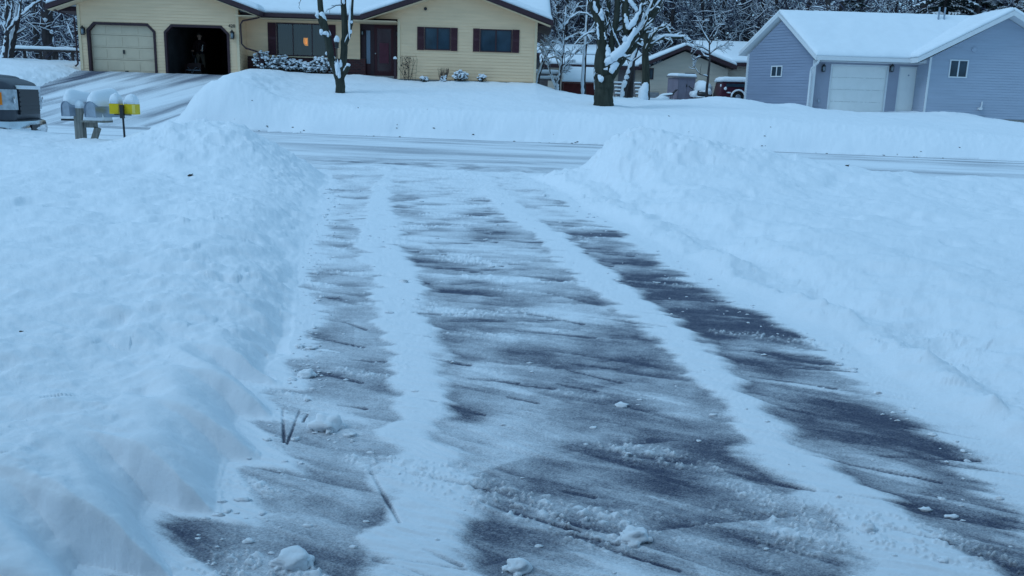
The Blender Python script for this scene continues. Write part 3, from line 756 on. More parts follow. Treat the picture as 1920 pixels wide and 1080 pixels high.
lantern(YH, (-6.74, 38.1, 4.40), .7); lantern(YH, (-5.22, 38.08, 4.40), .7)
pp = MB(); pp.box(-5.24, -5.14, 36.98, 37.08, 2.45, 3.25); pp.box(-5.27, -5.11, 36.95, 37.11, 3.25, 3.29); po = pp.build('rail_post', M['brown'], YH)
pc = MB(); pc.cap([(-5.27, 36.95, 3.29), (-5.11, 36.95, 3.29), (-5.11, 37.11, 3.29), (-5.27, 37.11, 3.29)], .12, edge=.07, n=3, k=3); pc.build('snow_cap', M['snow'], po, True)
# right-hand windows
window(YH, -3.97, -2.88, 3.70, 4.62, 36.99, 'brown', .045); window(YH, -1.65, -.32, 3.69, 4.61, 36.99, 'brown', .045)
for (a, b_) in ((-4.27, -3.985), (-2.865, -2.59), (-1.94, -1.665), (-.305, -.01)): shutter(YH, a, b_, 3.69, 4.62, 36.985)
vt = MB(); vt.lathe((-3.93, 36.96, 5.34), [(.06, 0), (.07, -.05), (.03, -.06)], 8, axis='y'); vt.build('gable_lamp', M['black'], YH)

# lamp seen through the picture window
LP = at(575, 77, 39.2)
lp = thing('hanging_lamp', (LP.x, LP.y, LP.z), 'glowing orange lamp hanging behind the picture window', 'lamp')
m = MB()
for k in range(6):
    g = k*math.pi/3; m.lathe((LP.x+.10*math.cos(g), LP.y+.10*math.sin(g), LP.z), [(.035, -.12), (.045, 0), (.035, .13)], 8)
m.lathe((LP.x, LP.y, LP.z), [(.10, -.14), (.12, -.16), (.05, -.2)], 12)
m.build('lamp_shade', M['lit'], lp, True)
m = MB(); m.tube([(LP.x, LP.y, LP.z+.12), (LP.x, LP.y, 4.8)], .008, 5); m.build('cord', M['black'], lp)

# ------------------------------------------------ blue house
BH = thing('blue_grey_house', (16, 40, 1.7), 'pale blue grey house with white garage door and snow covered roof', 'house')
C0 = at(1518, 205, 39.8); C1 = at(1396, 195, 43.2)
E1 = at(1530, 106, 39.1); E1b = at(1385, 98, 43.6); RG = at(1460, 24, 41.6)
RZ = RG.z; ze1 = E1.z
gl = MB(); sw_ = (Vector((C1.x, C1.y, 0))-Vector((C0.x, C0.y, 0))); SL = sw_.length
def lw(z):
    # seen from outside: start at back corner (0) to front corner (SL)
    zf, zb, zm = ze1-.10, E1b.z-.12, RZ-.28; mid = SL*.50
    a = 0 if z <= zb else (z-zb)/(zm-zb)*mid
    b = SL if z <= zf else SL-(z-zf)/(zm-zf)*(SL-mid)
    return (a, max(a, b))
nrm = Vector((sw_.y, -sw_.x, 0)); nrm = nrm if nrm.x < 0 else -nrm
wa, wb = SL*.545, SL*.735
wpos = lambda s_: Vector((C1.x, C1.y, 0))+(-sw_.normalized())*s_
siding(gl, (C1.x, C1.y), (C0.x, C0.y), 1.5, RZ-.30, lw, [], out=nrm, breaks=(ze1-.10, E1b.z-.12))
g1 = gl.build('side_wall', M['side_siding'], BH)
# small slider window on the side wall
def frame_on(P, D, N, s0, s1, z0, z1, parent, fw=.05, name='window'):
    D = D.normalized(); N = N.normalized()
    def bx(a, b, za, zb, d0, d1, mm):
        vs = []
        for zz in (za, zb):
            for (ss, dd) in ((a, d0), (b, d0), (b, d1), (a, d1)):
                v = P+D*ss+N*dd; vs.append((v.x, v.y, zz))
        mm.add(vs, [(0, 1, 2, 3), (7, 6, 5, 4), (0, 4, 5, 1), (1, 5, 6, 2), (2, 6, 7, 3), (3, 7, 4, 0)])
    m = MB(); bx(s0, s1, z1-fw, z1, .0, .05, m); bx(s0, s1, z0, z0+fw, .0, .05, m); bx(s0, s0+fw, z0+fw, z1-fw, .0, .05, m); bx(s1-fw, s1, z0+fw, z1-fw, .0, .05, m)
    sm = (s0+s1)/2; bx(sm-fw/2, sm+fw/2, z0+fw, z1-fw, .0, .045, m)
    o = m.build(name, M['white'], parent)
    p = MB(); bx(s0+fw, s1-fw, z0+fw, z1-fw, .0, .025, p); p.build('pane', M['glass_dark'], o)
    return o
Pw = Vector((C1.x, C1.y, 0)); Dw = -sw_
frame_on(Pw, Dw, nrm, SL*.385, SL*.555, 3.21, 3.73, BH)
cw = MB()
cw.beam((C0.x+.02, C0.y-.02, 1.5), (C0.x+.02, C0.y-.02, ze1-.1), .12, .12); cw.build('corner_trim', M['white'], BH); cw = MB(); cw.beam((C1.x, C1.y-.02, 1.5), (C1.x, C1.y-.02, E1b.z-.1), .10, .10)
cw.build('corner_trim', M['white'], BH)
# recessed front wall
fx0, fx1 = C0.x, 18.30; FY = 40.0
G0 = at(1549, 208, FY).x; G1 = at(1657, 210, FY).x; GT = at(1600, 122, FY).z; D0 = at(1677, 209, FY).x; D1 = at(1718, 210, FY).x; DTz = at(1704, 126, FY).z
fw_ = MB(); siding(fw_, (fx0, FY), (fx1, FY), 1.45, 4.35, None, [rect_open(G0-fx0, G1-fx0, 1, GT), rect_open(D0-fx0, D1-fx0, 1, DTz)], breaks=(GT, DTz))
fw_.build('front_wall', M['recess_siding'], BH)
g = MB(); z = 1.62
hh = (GT-.02-z)/4
for i in range(4):
    g.box(G0+.06, G1-.06, FY+.06, FY+.11, z+.004, z+hh-.004)
    for j in range(4):
        ww = (G1-G0-.12)/4; xa = G0+.06+j*ww; g.box(xa+.06, xa+ww-.06, FY+.052, FY+.06, z+.08, z+hh-.08)
    z += hh
go = g.build('garage_door', M['white_door'], BH); go['label'] = 'white garage door of the blue grey house'
g = MB(); g.box(G0, G0+.07, FY-.03, FY+.1, 1.5, GT); g.box(G1-.07, G1, FY-.03, FY+.1, 1.5, GT); g.box(G0, G1, FY-.032, FY+.1, GT-.06, GT+.02); g.build('door_frame', M['white'], BH)
g = MB(); g.box(G0, G1, FY-.02, FY+.1, 1.5, 1.62); g.build('door_sill', M['dark'], BH)
g = MB(); g.box(D0+.05, D1-.05, FY+.03, FY+.08, 1.66, DTz-.04)
for (a, b_) in ((.15, .45), (.55, .85)):
    ww = D1-D0; g.box(D0+ww*a, D0+ww*b_, FY+.022, FY+.03, 1.85, 2.45); g.box(D0+ww*a, D0+ww*b_, FY+.022, FY+.03, 2.6, 3.2)
dd = g.build('entry_door', M['white_door'], BH)
g = MB(); g.lathe((D1-.17, FY-.03, 2.62), [(.01, 0), (.035, .01), (.035, .03), (.015, .06)], 8, axis='y'); g.lathe((D1-.17, FY-.01, 2.80), [(.01, 0), (.03, .01), (.03, .04)], 8, axis='y'); g.build('handle', M['galv'], dd)
g = MB(); g.lathe(((D0+D1)/2-.05, FY+.0, 3.4), [(.01, 0), (.035, .005), (.035, .03)], 8, axis='y'); g.build('knocker', M['galv'], dd)
g = MB(); g.box(D0, D0+.05, FY-.025, FY+.08, 1.6, DTz); g.box(D1-.05, D1, FY-.025, FY+.08, 1.6, DTz); g.box(D0, D1, FY-.027, FY+.08, DTz-.045, DTz+.02); g.build('door_frame', M['white'], BH)
for px in (1544, 1672):
    p = at(px, 128, FY-.1); lantern(BH, (p.x, FY-.04, p.z), 1.1, 'wall_lamp')
p = at(1535, 189, FY); g = MB(); g.box(p.x-.06, p.x+.06, FY-.05, FY-.01, p.z-.07, p.z+.07); g.build('outlet_box', M['galv'], BH)
# right block with its gable
rA = at(1722, 108, 38.3); aP = at(1903, 20, 38.3); RX0 = at(1731, 208, 38.9).x; aX = aP.x; RX1 = 2*aX-RX0
slr = (aP.z-rA.z)/(aX-rA.x); zr0 = aP.z-.22-(aX-RX0)*slr
rw = MB()
W0, W1 = at(1777, 145, 38.9).x, at(1812, 145, 38.9).x; WZ0, WZ1 = at(1795, 146, 38.9).z, at(1795, 112, 38.9).z
siding(rw, (RX0, 38.9), (RX1, 38.9), 1.58, zr0+(aX-RX0)*slr-.02, gab(RX0, RX1, zr0, slr), [rect_open(W0-RX0, W1-RX0, WZ0, WZ1)], breaks=(zr0, WZ0, WZ1), pitch=.115)
siding(rw, (RX0, FY), (RX0, 38.9), 1.5, 4.3, out=(-1, 0, 0), pitch=.115)
siding(rw, (RX1, 38.9), (RX1, 47), 1.2, zr0, out=(1, 0, 0), pitch=.115)
rw.build('gable_wall', M['blue_siding'], BH)
window(BH, W0, W1, WZ0, WZ1, 38.89, 'white', .05)
g = MB(); g.box(RX0+.03, RX1-.03, 38.93, 39.0, 1.0, 1.58); g.build('foundation', M['concrete'], BH)
g = MB(); g.box(RX0-.01, RX0+.08, 38.865, 38.9, 1.5, 4.3); g.build('corner_trim', M['white'], BH)
p = at(1826, 93, 38.9); g = MB(); g.lathe((p.x, 38.88, p.z), [(.10, 0), (.11, -.03), (.06, -.05)], 12, axis='y'); g.build('wall_vent', M['blue_siding'], BH)
p = at(1838, 200, 38.85); g = MB(); g.tube([(p.x+.03, 38.8, p.z+.22), (p.x+.03, 38.8, p.z+.02), (p.x-.02, 38.8, p.z-.08)], .03, 7); g.box(p.x-.10, p.x+.06, 38.75, 38.87, p.z-.14, p.z-.04); g.build('vent_pipe', M['white'], BH)
p = at(1832, 213, 38.85); g = MB(); g.box(p.x-.4, p.x+.35, 38.84, 38.92, 1.60, 1.66); g.build('wall_flashing', M['dark'], BH)
# roofs
E2 = Vector((aX, 39.1, ze1)); R2 = Vector((aX+1, 41.6, RZ))
r = MB(); r.slab([E1, E2, Vector((aX, 41.6, RZ)), RG], .16); r.slab([RG, R2, Vector((R2.x, 46, 4.2)), E1b], .16)
ro = r.build('roof', M['white'], BH)
up = Vector((0, 0, .012))
c = MB(); c.cap([E1+up+Vector((.03, .03, 0)), E2+up, Vector((aX, 41.6, RZ))+up, RG+up], .20, edge=.16, n=40, k=16, seed=21, amp=.25)
c.cap([RG+up, R2+up, Vector((R2.x, 46, 4.2))+up, E1b+up+Vector((.04, 0, 0))], .20, edge=.16, n=20, k=8, seed=22)
c.build('roof_snow', M['snow'], ro, True)
r = MB(); xr1 = 2*aX-rA.x
qa = [rA, aP, Vector((aX, 47, aP.z)), Vector((rA.x, 47, rA.z))]; qb = [aP, Vector((xr1, 38.3, rA.z)), Vector((xr1, 47, rA.z)), Vector((aX, 47, aP.z))]
r.slab(qa, .20); r.slab(qb, .20); ro = r.build('gable_roof', M['white'], BH)
c = MB(); c.cap([v+up+Vector((.0, .03 if v.y < 40 else 0, 0)) for v in qa], .20, edge=.16, n=16, k=30, seed=31, amp=.25); c.cap([v+up+Vector((0, .03 if v.y < 40 else 0, 0)) for v in qb], .20, edge=.16, n=12, k=20, seed=32)
c.build('roof_snow', M['snow'], ro, True)
s = MB(); s.add([(E1.x+.1, 39.15, ze1-.17), (18.3, 39.15, ze1-.17), (18.3, FY, ze1-.17), (E1.x+.3, FY, ze1-.17)], [(3, 2, 1, 0)])
s.add([(rA.x+.1, 38.33, rA.z-.215), (aX, 38.33, aP.z-.215), (aX, 38.9, aP.z-.215), (rA.x+.1, 38.9, rA.z-.215)], [(3, 2, 1, 0)])
s.build('soffit', M['white'], BH)
g = MB(); g.box(E1.x+.05, rA.x+.1, 38.98, 39.09, ze1-.14, ze1-.02); g.build('gutter', M['white'], BH)
downspout(BH, [(E1.x+.12, 39.0, ze1-.12), (E1.x+.10, 39.05, ze1-.25), (C0.x-.18, 39.55, ze1-.50), (C0.x-.16, 39.66, ze1-.65), (C0.x-.16, 39.66, 1.5)], 'white', .05)
pv = at(1723, 25, 43.5)
g = MB(); g.tube([(pv.x-.1, 41.2, RZ-.15), (pv.x-.1, 41.2, RZ+.42)], .04, 7); g.tube([(pv.x+.16, 41.2, RZ-.15), (pv.x+.16, 41.2, RZ+.42)], .04, 7); g.build('roof_vent_pipe', M['galv'], BH)

# ---------------------------------------------------------------- trees
def grow(rng, p, d, r, L, depth, out, nseg=5, wander=.22, up=.08, kids=(4, 6), ratio=.6, spread=(.5, 1.0), minr=.006, t0=.25):
    pts = [Vector(p)]; rad = [r]; d = Vector(d).normalized(); q = Vector(p)
    r1 = max(r*.30, minr*.6)
    for i in range(nseg):
        d = (d+Vector((rng.gauss(0, wander), rng.gauss(0, wander), rng.gauss(0, wander)+up))).normalized()
        q = q+d*(L/nseg); pts.append(q.copy()); rad.append(r+(r1-r)*(i+1)/nseg)
    out.append((pts, rad, depth))
    if depth <= 0: return
    sprout(rng, pts, rad, L, depth, out, kids, ratio, spread, minr, wander, up, t0)
def sprout(rng, pts, rad, L, depth, out, kids=(4, 6), ratio=.6, spread=(.5, 1.0), minr=.006, wander=.22, up=.08, t0=.25):
    n = rng.randint(*kids); k = len(pts)-1
    for i in range(n):
        t = t0+(1-t0)*(i+rng.random())/n; f = t*k; j = min(int(f), k-1); u = f-j
        p = pts[j]*(1-u)+pts[j+1]*u; rr = rad[j]*(1-u)+rad[j+1]*u
        ax = (pts[j+1]-pts[j]).normalized()
        s = ax.cross(Vector((rng.gauss(0, 1), rng.gauss(0, 1), rng.gauss(0, 1)))).normalized()
        a = rng.uniform(*spread); nd = ax*math.cos(a)+s*math.sin(a)
        grow(rng, p, nd, max(rr*rng.uniform(.45, .7), minr), L*ratio*rng.uniform(.7, 1.15)*(1.1-.4*t), depth-1, out,
             max(3, 5-(2-depth if depth < 2 else 0)), wander, up, kids, ratio, spread, minr, t0)

def snow_ridge(mb, rng, pts, rad, k=1.0, gap=0.0, wmul=.92, off=.012):
    run = []
    n = len(pts)
    def flush():
        if len(run) < 2: run.clear(); return
        vs = []; m_ = 5
        for idx, (p, s, u, w, t, b) in enumerate(run):
            if idx in (0, len(run)-1): t *= .25; w *= .6
            for (a, h) in ((-w, b*.35), (-w*.75, b*.6+t*.75), (0, b*.9+t), (w*.75, b*.6+t*.75), (w, b*.35)):
                vs.append(p+s*a+u*h)
        fs = []
        for i in range(len(run)-1):
            for j in range(m_): fs.append((i*m_+j, i*m_+(j+1) % m_, (i+1)*m_+(j+1) % m_, (i+1)*m_+j))
        fs += [tuple(range(m_-1, -1, -1)), tuple((len(run)-1)*m_+j for j in range(m_))]
        mb.add(vs, fs); run.clear()
    for i in range(n):
        t = pts[min(i+1, n-1)]-pts[max(i-1, 0)]
        if t.length < 1e-6: continue
        t.normalize(); h = math.sqrt(t.x*t.x+t.y*t.y)
        s = Vector((t.y, -t.x, 0))
        if s.length < 1e-3: s = Vector((1, 0, 0))
        s.normalize(); u = s.cross(t)
        if u.z < 0: u = -u; s = -s
        if h < .22 or (gap and rng.random() < gap): flush(); continue
        hh = min(1, h*1.25); T = (rad[i]*.55+off)*k*hh*rng.uniform(.75, 1.3)
        run.append((pts[i], s, u, max(rad[i]*wmul, .006)*min(1, .4+hh), T, rad[i]))
    flush()

def finer(pts, rad, m=2, rng=None, j=0.0):
    P = []; Rr = []
    for i in range(len(pts)-1):
        for a in range(m):
            u = a/m; v = pts[i]*(1-u)+pts[i+1]*u
            if a and rng: v = v+Vector((rng.gauss(0, j), rng.gauss(0, j), rng.gauss(0, j)))
            P.append(v); Rr.append(rad[i]*(1-u)+rad[i+1]*u)
    P.append(pts[-1]); Rr.append(rad[-1]); return P, Rr

def tree_from(name, base, limbs, label, group=None, seed=1, bark='bark', twig_depth=2, kids=(4, 6), snowk=1.0, cat='tree', limbL=1.6, ratio=.62, minr=.008, twig_t0=.3, twig_spread=(.5, 1.0)):
    """limbs: list of (points, radii, twigs?) in world space; the first is the trunk"""
    rng = random.Random(seed); root = thing(name, base, label, cat, group)
    tr = MB(); sn = MB(); cr = MB()
    pts, rad = limbs[0][:2]; P, Rr = finer([Vector(p) for p in pts], rad, 3, rng, rad[0]*.05)
    tr.tube(P, Rr, 14)
    out = []
    for (pts, rad, tw) in limbs[1:]:
        P, Rr = finer([Vector(p) for p in pts], rad, 3, rng, rad[0]*.08)
        out.append((P, Rr, 9))
        if tw:
            L = sum((P[i+1]-P[i]).length for i in range(len(P)-1))
            sprout(rng, P, Rr, max(L*.6, limbL)*tw, twig_depth, out, kids, ratio, twig_spread, minr, .22, .06, twig_t0)
    for (P, Rr, dp) in out:
        big = dp == 9
        cr.tube(P, Rr, 10 if big else (6 if Rr[0] > .02 else 4))
        P2, R2 = finer(P, Rr, 2 if not big else 2, rng, 0)
        snow_ridge(sn, rng, P2, R2, snowk, .02 if big else .04, .95 if big else 1.05, .016)
    tr.build('trunk', M[bark], root, True); cr.build('branches', M[bark], root, True); sn.build('branch_snow', M['tree_snow'], root, True)
    return root, sn

def pt(px, py, Y): return at(px, py, Y)
# tree before the picture window
Y1 = 31.2; b = pt(637, 177, Y1); b.z = gz(b.x, Y1)-.1
L1 = [([b, pt(638, 168, Y1), pt(637, 150, Y1), pt(637, 141, Y1)], [.185, .17, .165, .15]),
      ([pt(637, 152, Y1), pt(630, 134, Y1), pt(622, 112, Y1), pt(618, 92, Y1-.1), pt(613, 66, Y1-.1), pt(606, 38, Y1-.1), pt(601, 14, Y1), pt(598, -30, Y1), pt(590, -80, Y1)], [.13, .125, .115, .13, .13, .12, .10, .09, .07], .0),
      ([pt(638, 150, Y1), pt(643, 128, Y1), pt(645, 100, Y1+.1), pt(647, 70, Y1+.1), pt(646, 40, Y1+.1), pt(644, 10, Y1+.1), pt(643, -40, Y1+.1), pt(650, -90, Y1)], [.13, .13, .125, .12, .11, .10, .09, .07], .0),
      ([pt(642, 142, Y1), pt(650, 131, Y1-.1), pt(654, 124, Y1-.15)], [.10, .085, .075], 0),
      ([pt(648, 84, Y1), pt(655, 66, Y1), pt(659, 45, Y1), pt(660, 20, Y1), pt(663, -30, Y1)], [.07, .06, .055, .045, .035], .0),
      ([pt(612, 62, Y1), pt(602, 46, Y1), pt(596, 30, Y1)], [.06, .06, .05], 0),
      ([pt(641, 9, Y1), pt(630, 10, Y1), pt(620, 16, Y1), pt(612, 19, Y1)], [.022, .018, .012, .008], .5),
      ([pt(600, -20, Y1), pt(575, -22, Y1), pt(563, 2, Y1), pt(560, 14, Y1)], [.02, .015, .009, .005], .35),
      ([pt(644, -30, Y1), pt(675, -70, Y1), pt(720, -110, Y1)], [.06, .05, .03], 1),
      ([pt(598, -40, Y1), pt(560, -90, Y1), pt(520, -120, Y1)], [.06, .05, .03], 1)]
t1, _ = tree_from('maple_tree', b, L1, 'forked maple tree with snow in its crotch before the picture window', seed=3, twig_depth=1, kids=(3, 4), limbL=.7)
m = MB()
def clump(px, py, Y, rx, ry, rz, sd): c = pt(px, py, Y); m.blob(c, rx, ry, rz, sd, .22)
clump(633, 128, Y1-.10, .09, .10, .30, 1); clump(636, 140, Y1-.12, .07, .08, .18, 2); clump(639, 122, Y1-.05, .07, .09, .16, 3)
clump(603, 60, Y1-.2, .08, .09, .09, 4); clump(610, 62, Y1-.2, .10, .10, .07, 5); clump(615, 65, Y1-.22, .05, .08, .09, 6)
clump(596, 27, Y1-.05, .10, .10, .13, 7); clump(653, 122, Y1-.15, .08, .08, .06, 8); clump(657, 60, Y1-.05, .06, .06, .07, 9); clump(659, 41, Y1-.05, .05, .05, .05, 10)
clump(655, 52, Y1-.08, .035, .04, .42, 11); clump(656, 24, Y1-.08, .035, .04, .35, 14); clump(644, 3, Y1-.08, .06, .05, .08, 12); clump(612, 100, Y1-.12, .035, .04, .06, 13)
m.build('crotch_snow', M['tree_snow'], t1, True)

# large maple by the street
Y2 = 30.0; b = pt(1131, 206, Y2); b.z = gz(b.x, Y2)-.1
q = lambda x, y, d=0: pt(x, y, Y2+d)
L2 = [([b, q(1131, 196), q(1132, 175), q(1133, 158), q(1134, 146)], [.37, .34, .32, .33, .30]),
      ([q(1133, 152), q(1128, 130), q(1127, 105), q(1128, 80), q(1125, 50), q(1120, 20), q(1116, -10), q(1112, -60), q(1100, -120)], [.27, .24, .21, .17, .155, .145, .13, .11, .07], .5),
      ([q(1138, 150), q(1150, 135), q(1160, 118), q(1172, 105, .1), q(1186, 88, .1), q(1203, 66, .1), q(1216, 42, .1), q(1228, 18, .1), q(1238, -8, .1), q(1255, -60, .1)], [.20, .17, .15, .145, .14, .135, .13, .12, .11, .08], .55),
      ([q(1131, 118), q(1138, 128, -.1), q(1152, 116, -.15), q(1166, 102, -.15), q(1180, 84, -.15), q(1196, 62, -.1), q(1210, 40), q(1222, 14), q(1234, -20)], [.15, .14, .13, .12, .115, .10, .09, .08, .05], .5),
      ([q(1146, 112), q(1146, 90), q(1150, 66), q(1155, 40), q(1158, 10), q(1158, -40), q(1165, -100)], [.12, .11, .12, .105, .10, .08, .06], .6),
      ([q(1128, 66), q(1133, 45, .2), q(1140, 22, .2), q(1142, -10, .2), q(1148, -60, .2)], [.09, .085, .08, .07, .05], .5),
      ([q(1163, 96, -.1), q(1156, 78, -.15), q(1149, 62, -.15), q(1143, 42, -.1), q(1141, 20, -.1)], [.05, .04, .03, .022, .015], .4),
      ([q(1176, 64, .1), q(1174, 44), q(1172, 20), q(1174, -10), q(1180, -60)], [.13, .13, .12, .11, .08], .5),
      ([q(1178, 66, .1), q(1190, 44), q(1200, 22), q(1206, -4), q(1215, -50)], [.10, .09, .08, .07, .05], .5),
      ([q(1188, 66), q(1204, 46), q(1222, 24), q(1240, 0), q(1260, -30)], [.06, .055, .05, .04, .03], .5),
      ([q(1126, 150), q(1121, 146, -.1), q(1119, 140, -.15)], [.12, .10, .08], 0),
      ([q(1120, 40), q(1100, 26), q(1085, 24), q(1070, 34)], [.03, .022, .015, .01], .6),
      ([q(1122, 60), q(1104, 62), q(1088, 72), q(1076, 86)], [.03, .022, .014, .008], .5)]
t2, _ = tree_from('maple_tree', b, L2, 'big dark maple with thick snow laden limbs standing in the roadside bank', seed=8, twig_depth=2, kids=(3, 5), limbL=.9, snowk=1.5)
m = MB()
def patch(pts, r, Y, sd=1, n=10, flat=.55):
    """an irregular drift of snow lying along a limb; r in metres at every point"""
    rg = random.Random(sd); P = [pt(x, y, Y) for x, y in pts]; Q = []; R_ = []
    for i in range(len(P)-1):
        for k in range(4):
            u = k/4; Q.append(P[i].lerp(P[i+1], u)+Vector((rg.gauss(0, .012), rg.gauss(0, .01), rg.gauss(0, .012)))); R_.append((r[i]*(1-u)+r[i+1]*u)*rg.uniform(.86, 1.14))
    Q.append(P[-1]); R_.append(r[-1]); m.tube(Q, R_, n)
patch([(1136, 118), (1147, 110), (1160, 99), (1173, 84), (1184, 68), (1192, 52)], [.09, .17, .17, .12, .09, .05], Y2-.22, 1)
patch([(1138, 84), (1140, 94), (1142, 106)], [.03, .08, .13], Y2-.2, 2)
patch([(1170, 70), (1174, 78), (1178, 84)], [.09, .10, .06], Y2-.2, 12)
patch([(1145, 136), (1150, 126), (1158, 116)], [.07, .13, .09], Y2-.2, 3)
patch([(1122, 142), (1127, 148), (1130, 152)], [.05, .10, .05], Y2-.3, 4)
patch([(1173, 26), (1174, 40), (1177, 54)], [.03, .08, .05], Y2-.16, 5); patch([(1177, 54), (1187, 42), (1198, 24), (1204, 6)], [.06, .11, .05, .03], Y2-.16, 6)
patch([(1128, 16), (1127, 26), (1130, 38)], [.03, .08, .05], Y2-.2, 7); patch([(1113, 4), (1117, 16), (1119, 24)], [.04, .06, .03], Y2-.2, 8)
patch([(1120, 44), (1121, 60), (1123, 74)], [.025, .045, .025], Y2-.18, 9); patch([(1134, 60), (1135, 74)], [.02, .03], Y2-.16, 10)
patch([(1181, 0), (1188, 10), (1195, 20)], [.07, .09, .05], Y2-.14, 11)
patch([(1188, 74), (1194, 78), (1206, 84)], [.03, .06, .05], Y2+.3, 13)
m.build('crotch_snow', M['tree_snow'], t2, True)

def simple_tree(name, px, py, Y, tops, label, seed, r=.08, bark='dark_bark', snowk=1.0, twigs=1.0, kids=(4, 6), depth=2, spread=(.5, 1.0), plaster=0.0):
    b = pt(px, py, Y); b.z = gz(b.x, Y)-.08
    limbs = []
    for i, t in enumerate(tops):
        P = [pt(a, c, Y+(d if len(t[0]) > 3 else 0)) for (a, c, *_), d in zip(t, [0]*9)] if False else [pt(a[0], a[1], Y+(a[2] if len(a) > 2 else 0)) for a in t]
        n = len(P); rr = r*(1 if i == 0 else .62)
        R_ = [rr*(1-.65*j/(n-1)) for j in range(n)]
        if i == 0: P = [b]+P; R_ = [r*1.12]+R_; limbs.append((P, R_))
        else: limbs.append((P, R_, twigs))
    # the trunk also carries twigs
    limbs.append((limbs[0][0], [x*.9 for x in limbs[0][1]], twigs))
    o, sn = tree_from(name, b, limbs, label, seed=seed, bark=bark, twig_depth=depth, kids=kids, snowk=snowk, limbL=.9, minr=.008, twig_t0=.35, twig_spread=spread)
    if plaster:
        rg = random.Random(seed+900); pm = MB()
        for (P, R_, *_) in limbs[:-1]:
            P, R_ = finer([Vector(v) for v in P], R_, 5, rg, .004)
            Q = [v+Vector((-.75, -.66, 0))*(r_*plaster) for v, r_ in zip(P, R_)]; pm.tube(Q, [r_*rg.uniform(.72, 1.0) for r_ in R_], 7)
        pm.build('plastered_snow', M['tree_snow'], o, True)
    return o
simple_tree('slim_tree', 1095, 182, 41, [[(1094, 150), (1096, 110), (1099, 70), (1101, 30), (1104, -20), (1106, -60)]], 'slim snow plastered tree growing before the dark red shed', 31, .10, snowk=1.4, plaster=0.55, twigs=.8)
simple_tree('slim_tree', 1118, 184, 40, [[(1116, 160), (1115, 140), (1121, 118), (1122, 90), (1124, 60)], [(1116, 145), (1121, 125), (1126, 110)]], 'thin crooked young tree just left of the big maple', 33, .06, snowk=1.2, plaster=0.3, twigs=.6, depth=1)
simple_tree('leaning_tree', 1168, 184, 41, [[(1172, 160), (1180, 135), (1189, 105), (1196, 82), (1203, 50), (1212, 10), (1220, -30)]], 'snow plastered leaning tree between the two thick trunks', 35, .15, snowk=1.5, plaster=0.42, twigs=.5, depth=1)
simple_tree('brown_trunk_tree', 1181, 186, 41.6, [[(1182, 160), (1185, 130), (1190, 100), (1196, 70), (1200, 20)]], 'brown slender tree trunk before the pale house wall', 36, .14, snowk=1.0, twigs=.4, depth=1)
simple_tree('thick_tree', 1210, 188, 40, [[(1211, 165), (1211, 140), (1210, 100), (1211, 70), (1213, 30), (1216, -20), (1218, -60)], [(1216, 88), (1228, 76), (1250, 70), (1275, 70), (1295, 76)], [(1214, 76), (1228, 58), (1246, 50), (1256, 62)], [(1206, 86), (1198, 78)], [(1215, 95), (1222, 84), (1235, 76)]], 'thick mossy tree with a snow heap at its foot before the dark window', 37, .19, bark='bark', snowk=1.5, twigs=.7)
simple_tree('young_tree', 1325, 192, 41, [[(1325, 170), (1328, 140), (1331, 110), (1330, 95), (1330, 70)], [(1329, 108), (1318, 104), (1308, 108), (1300, 114)], [(1330, 100), (1342, 92), (1355, 86), (1368, 76)], [(1330, 96), (1316, 88), (1302, 86)], [(1330, 84), (1345, 60), (1352, 40)], [(1330, 80), (1318, 60), (1310, 40)]], 'slender young tree with spreading twigs before the pale house', 39, .065, snowk=1.1, twigs=.9)
simple_tree('multi_stem_tree', 1047, 172, 40, [[(1047, 160), (1050, 140), (1053, 115), (1056, 95), (1058, 60), (1062, 10)], [(1044, 168), (1036, 150), (1030, 130), (1020, 105), (1011, 86)], [(1043, 166), (1050, 140), (1062, 118), (1080, 98), (1095, 88)], [(1046, 166), (1044, 148), (1055, 130), (1068, 112)], [(1054, 110), (1042, 100), (1032, 86), (1018, 80)], [(1057, 92), (1048, 80), (1036, 78), (1024, 74)], [(1057, 76), (1070, 70), (1088, 62), (1104, 66)], [(1058, 60), (1046, 40), (1040, 10)], [(1058, 50), (1072, 30), (1085, 5)]], 'spreading many stemmed tree with snowy twigs at the right end of the yellow house', 41, .085, snowk=1.3, plaster=0.36, twigs=.9, kids=(5, 7))
simple_tree('slim_tree', 1006, 158, 42.5, [[(1010, 140), (1018, 118), (1026, 100), (1040, 82), (1052, 66)]], 'leaning snow coated stem close to the corner of the yellow house', 43, .09, snowk=1.6, plaster=0.6, twigs=.5, depth=1)
simple_tree('left_tree', 8, 118, 39, [[(9, 100), (12, 80), (13, 62), (12, 40), (13, 10), (10, -30)], [(14, 58), (26, 44), (40, 28), (60, 12), (84, -4), (110, -20)], [(13, 50), (20, 30), (24, 5), (26, -20)], [(6, 118), (-4, 100), (-14, 85)], [(12, 60), (2, 44), (-6, 30)], [(36, 30), (38, 10), (40, -10)], [(12, 60), (8, 30), (16, 5), (18, -20)]], 'snow laden tree with a long slanting limb at the left by the rail', 45, .12, snowk=1.7, plaster=0.28, twigs=.7)
simple_tree('slanted_tree', 18, 116, 39.6, [[(20, 100), (26, 70), (31, 45), (35, 20), (38, -10), (42, -50)]], 'leaning trunk wholly plastered with snow at the far left', 46, .15, snowk=1.9, plaster=0.7, twigs=.4, depth=1)
b = pt(90, 88, 46); b.z = gz(b.x, 46)-.1
q = lambda x, y, d=0: pt(x, y, 46+d)
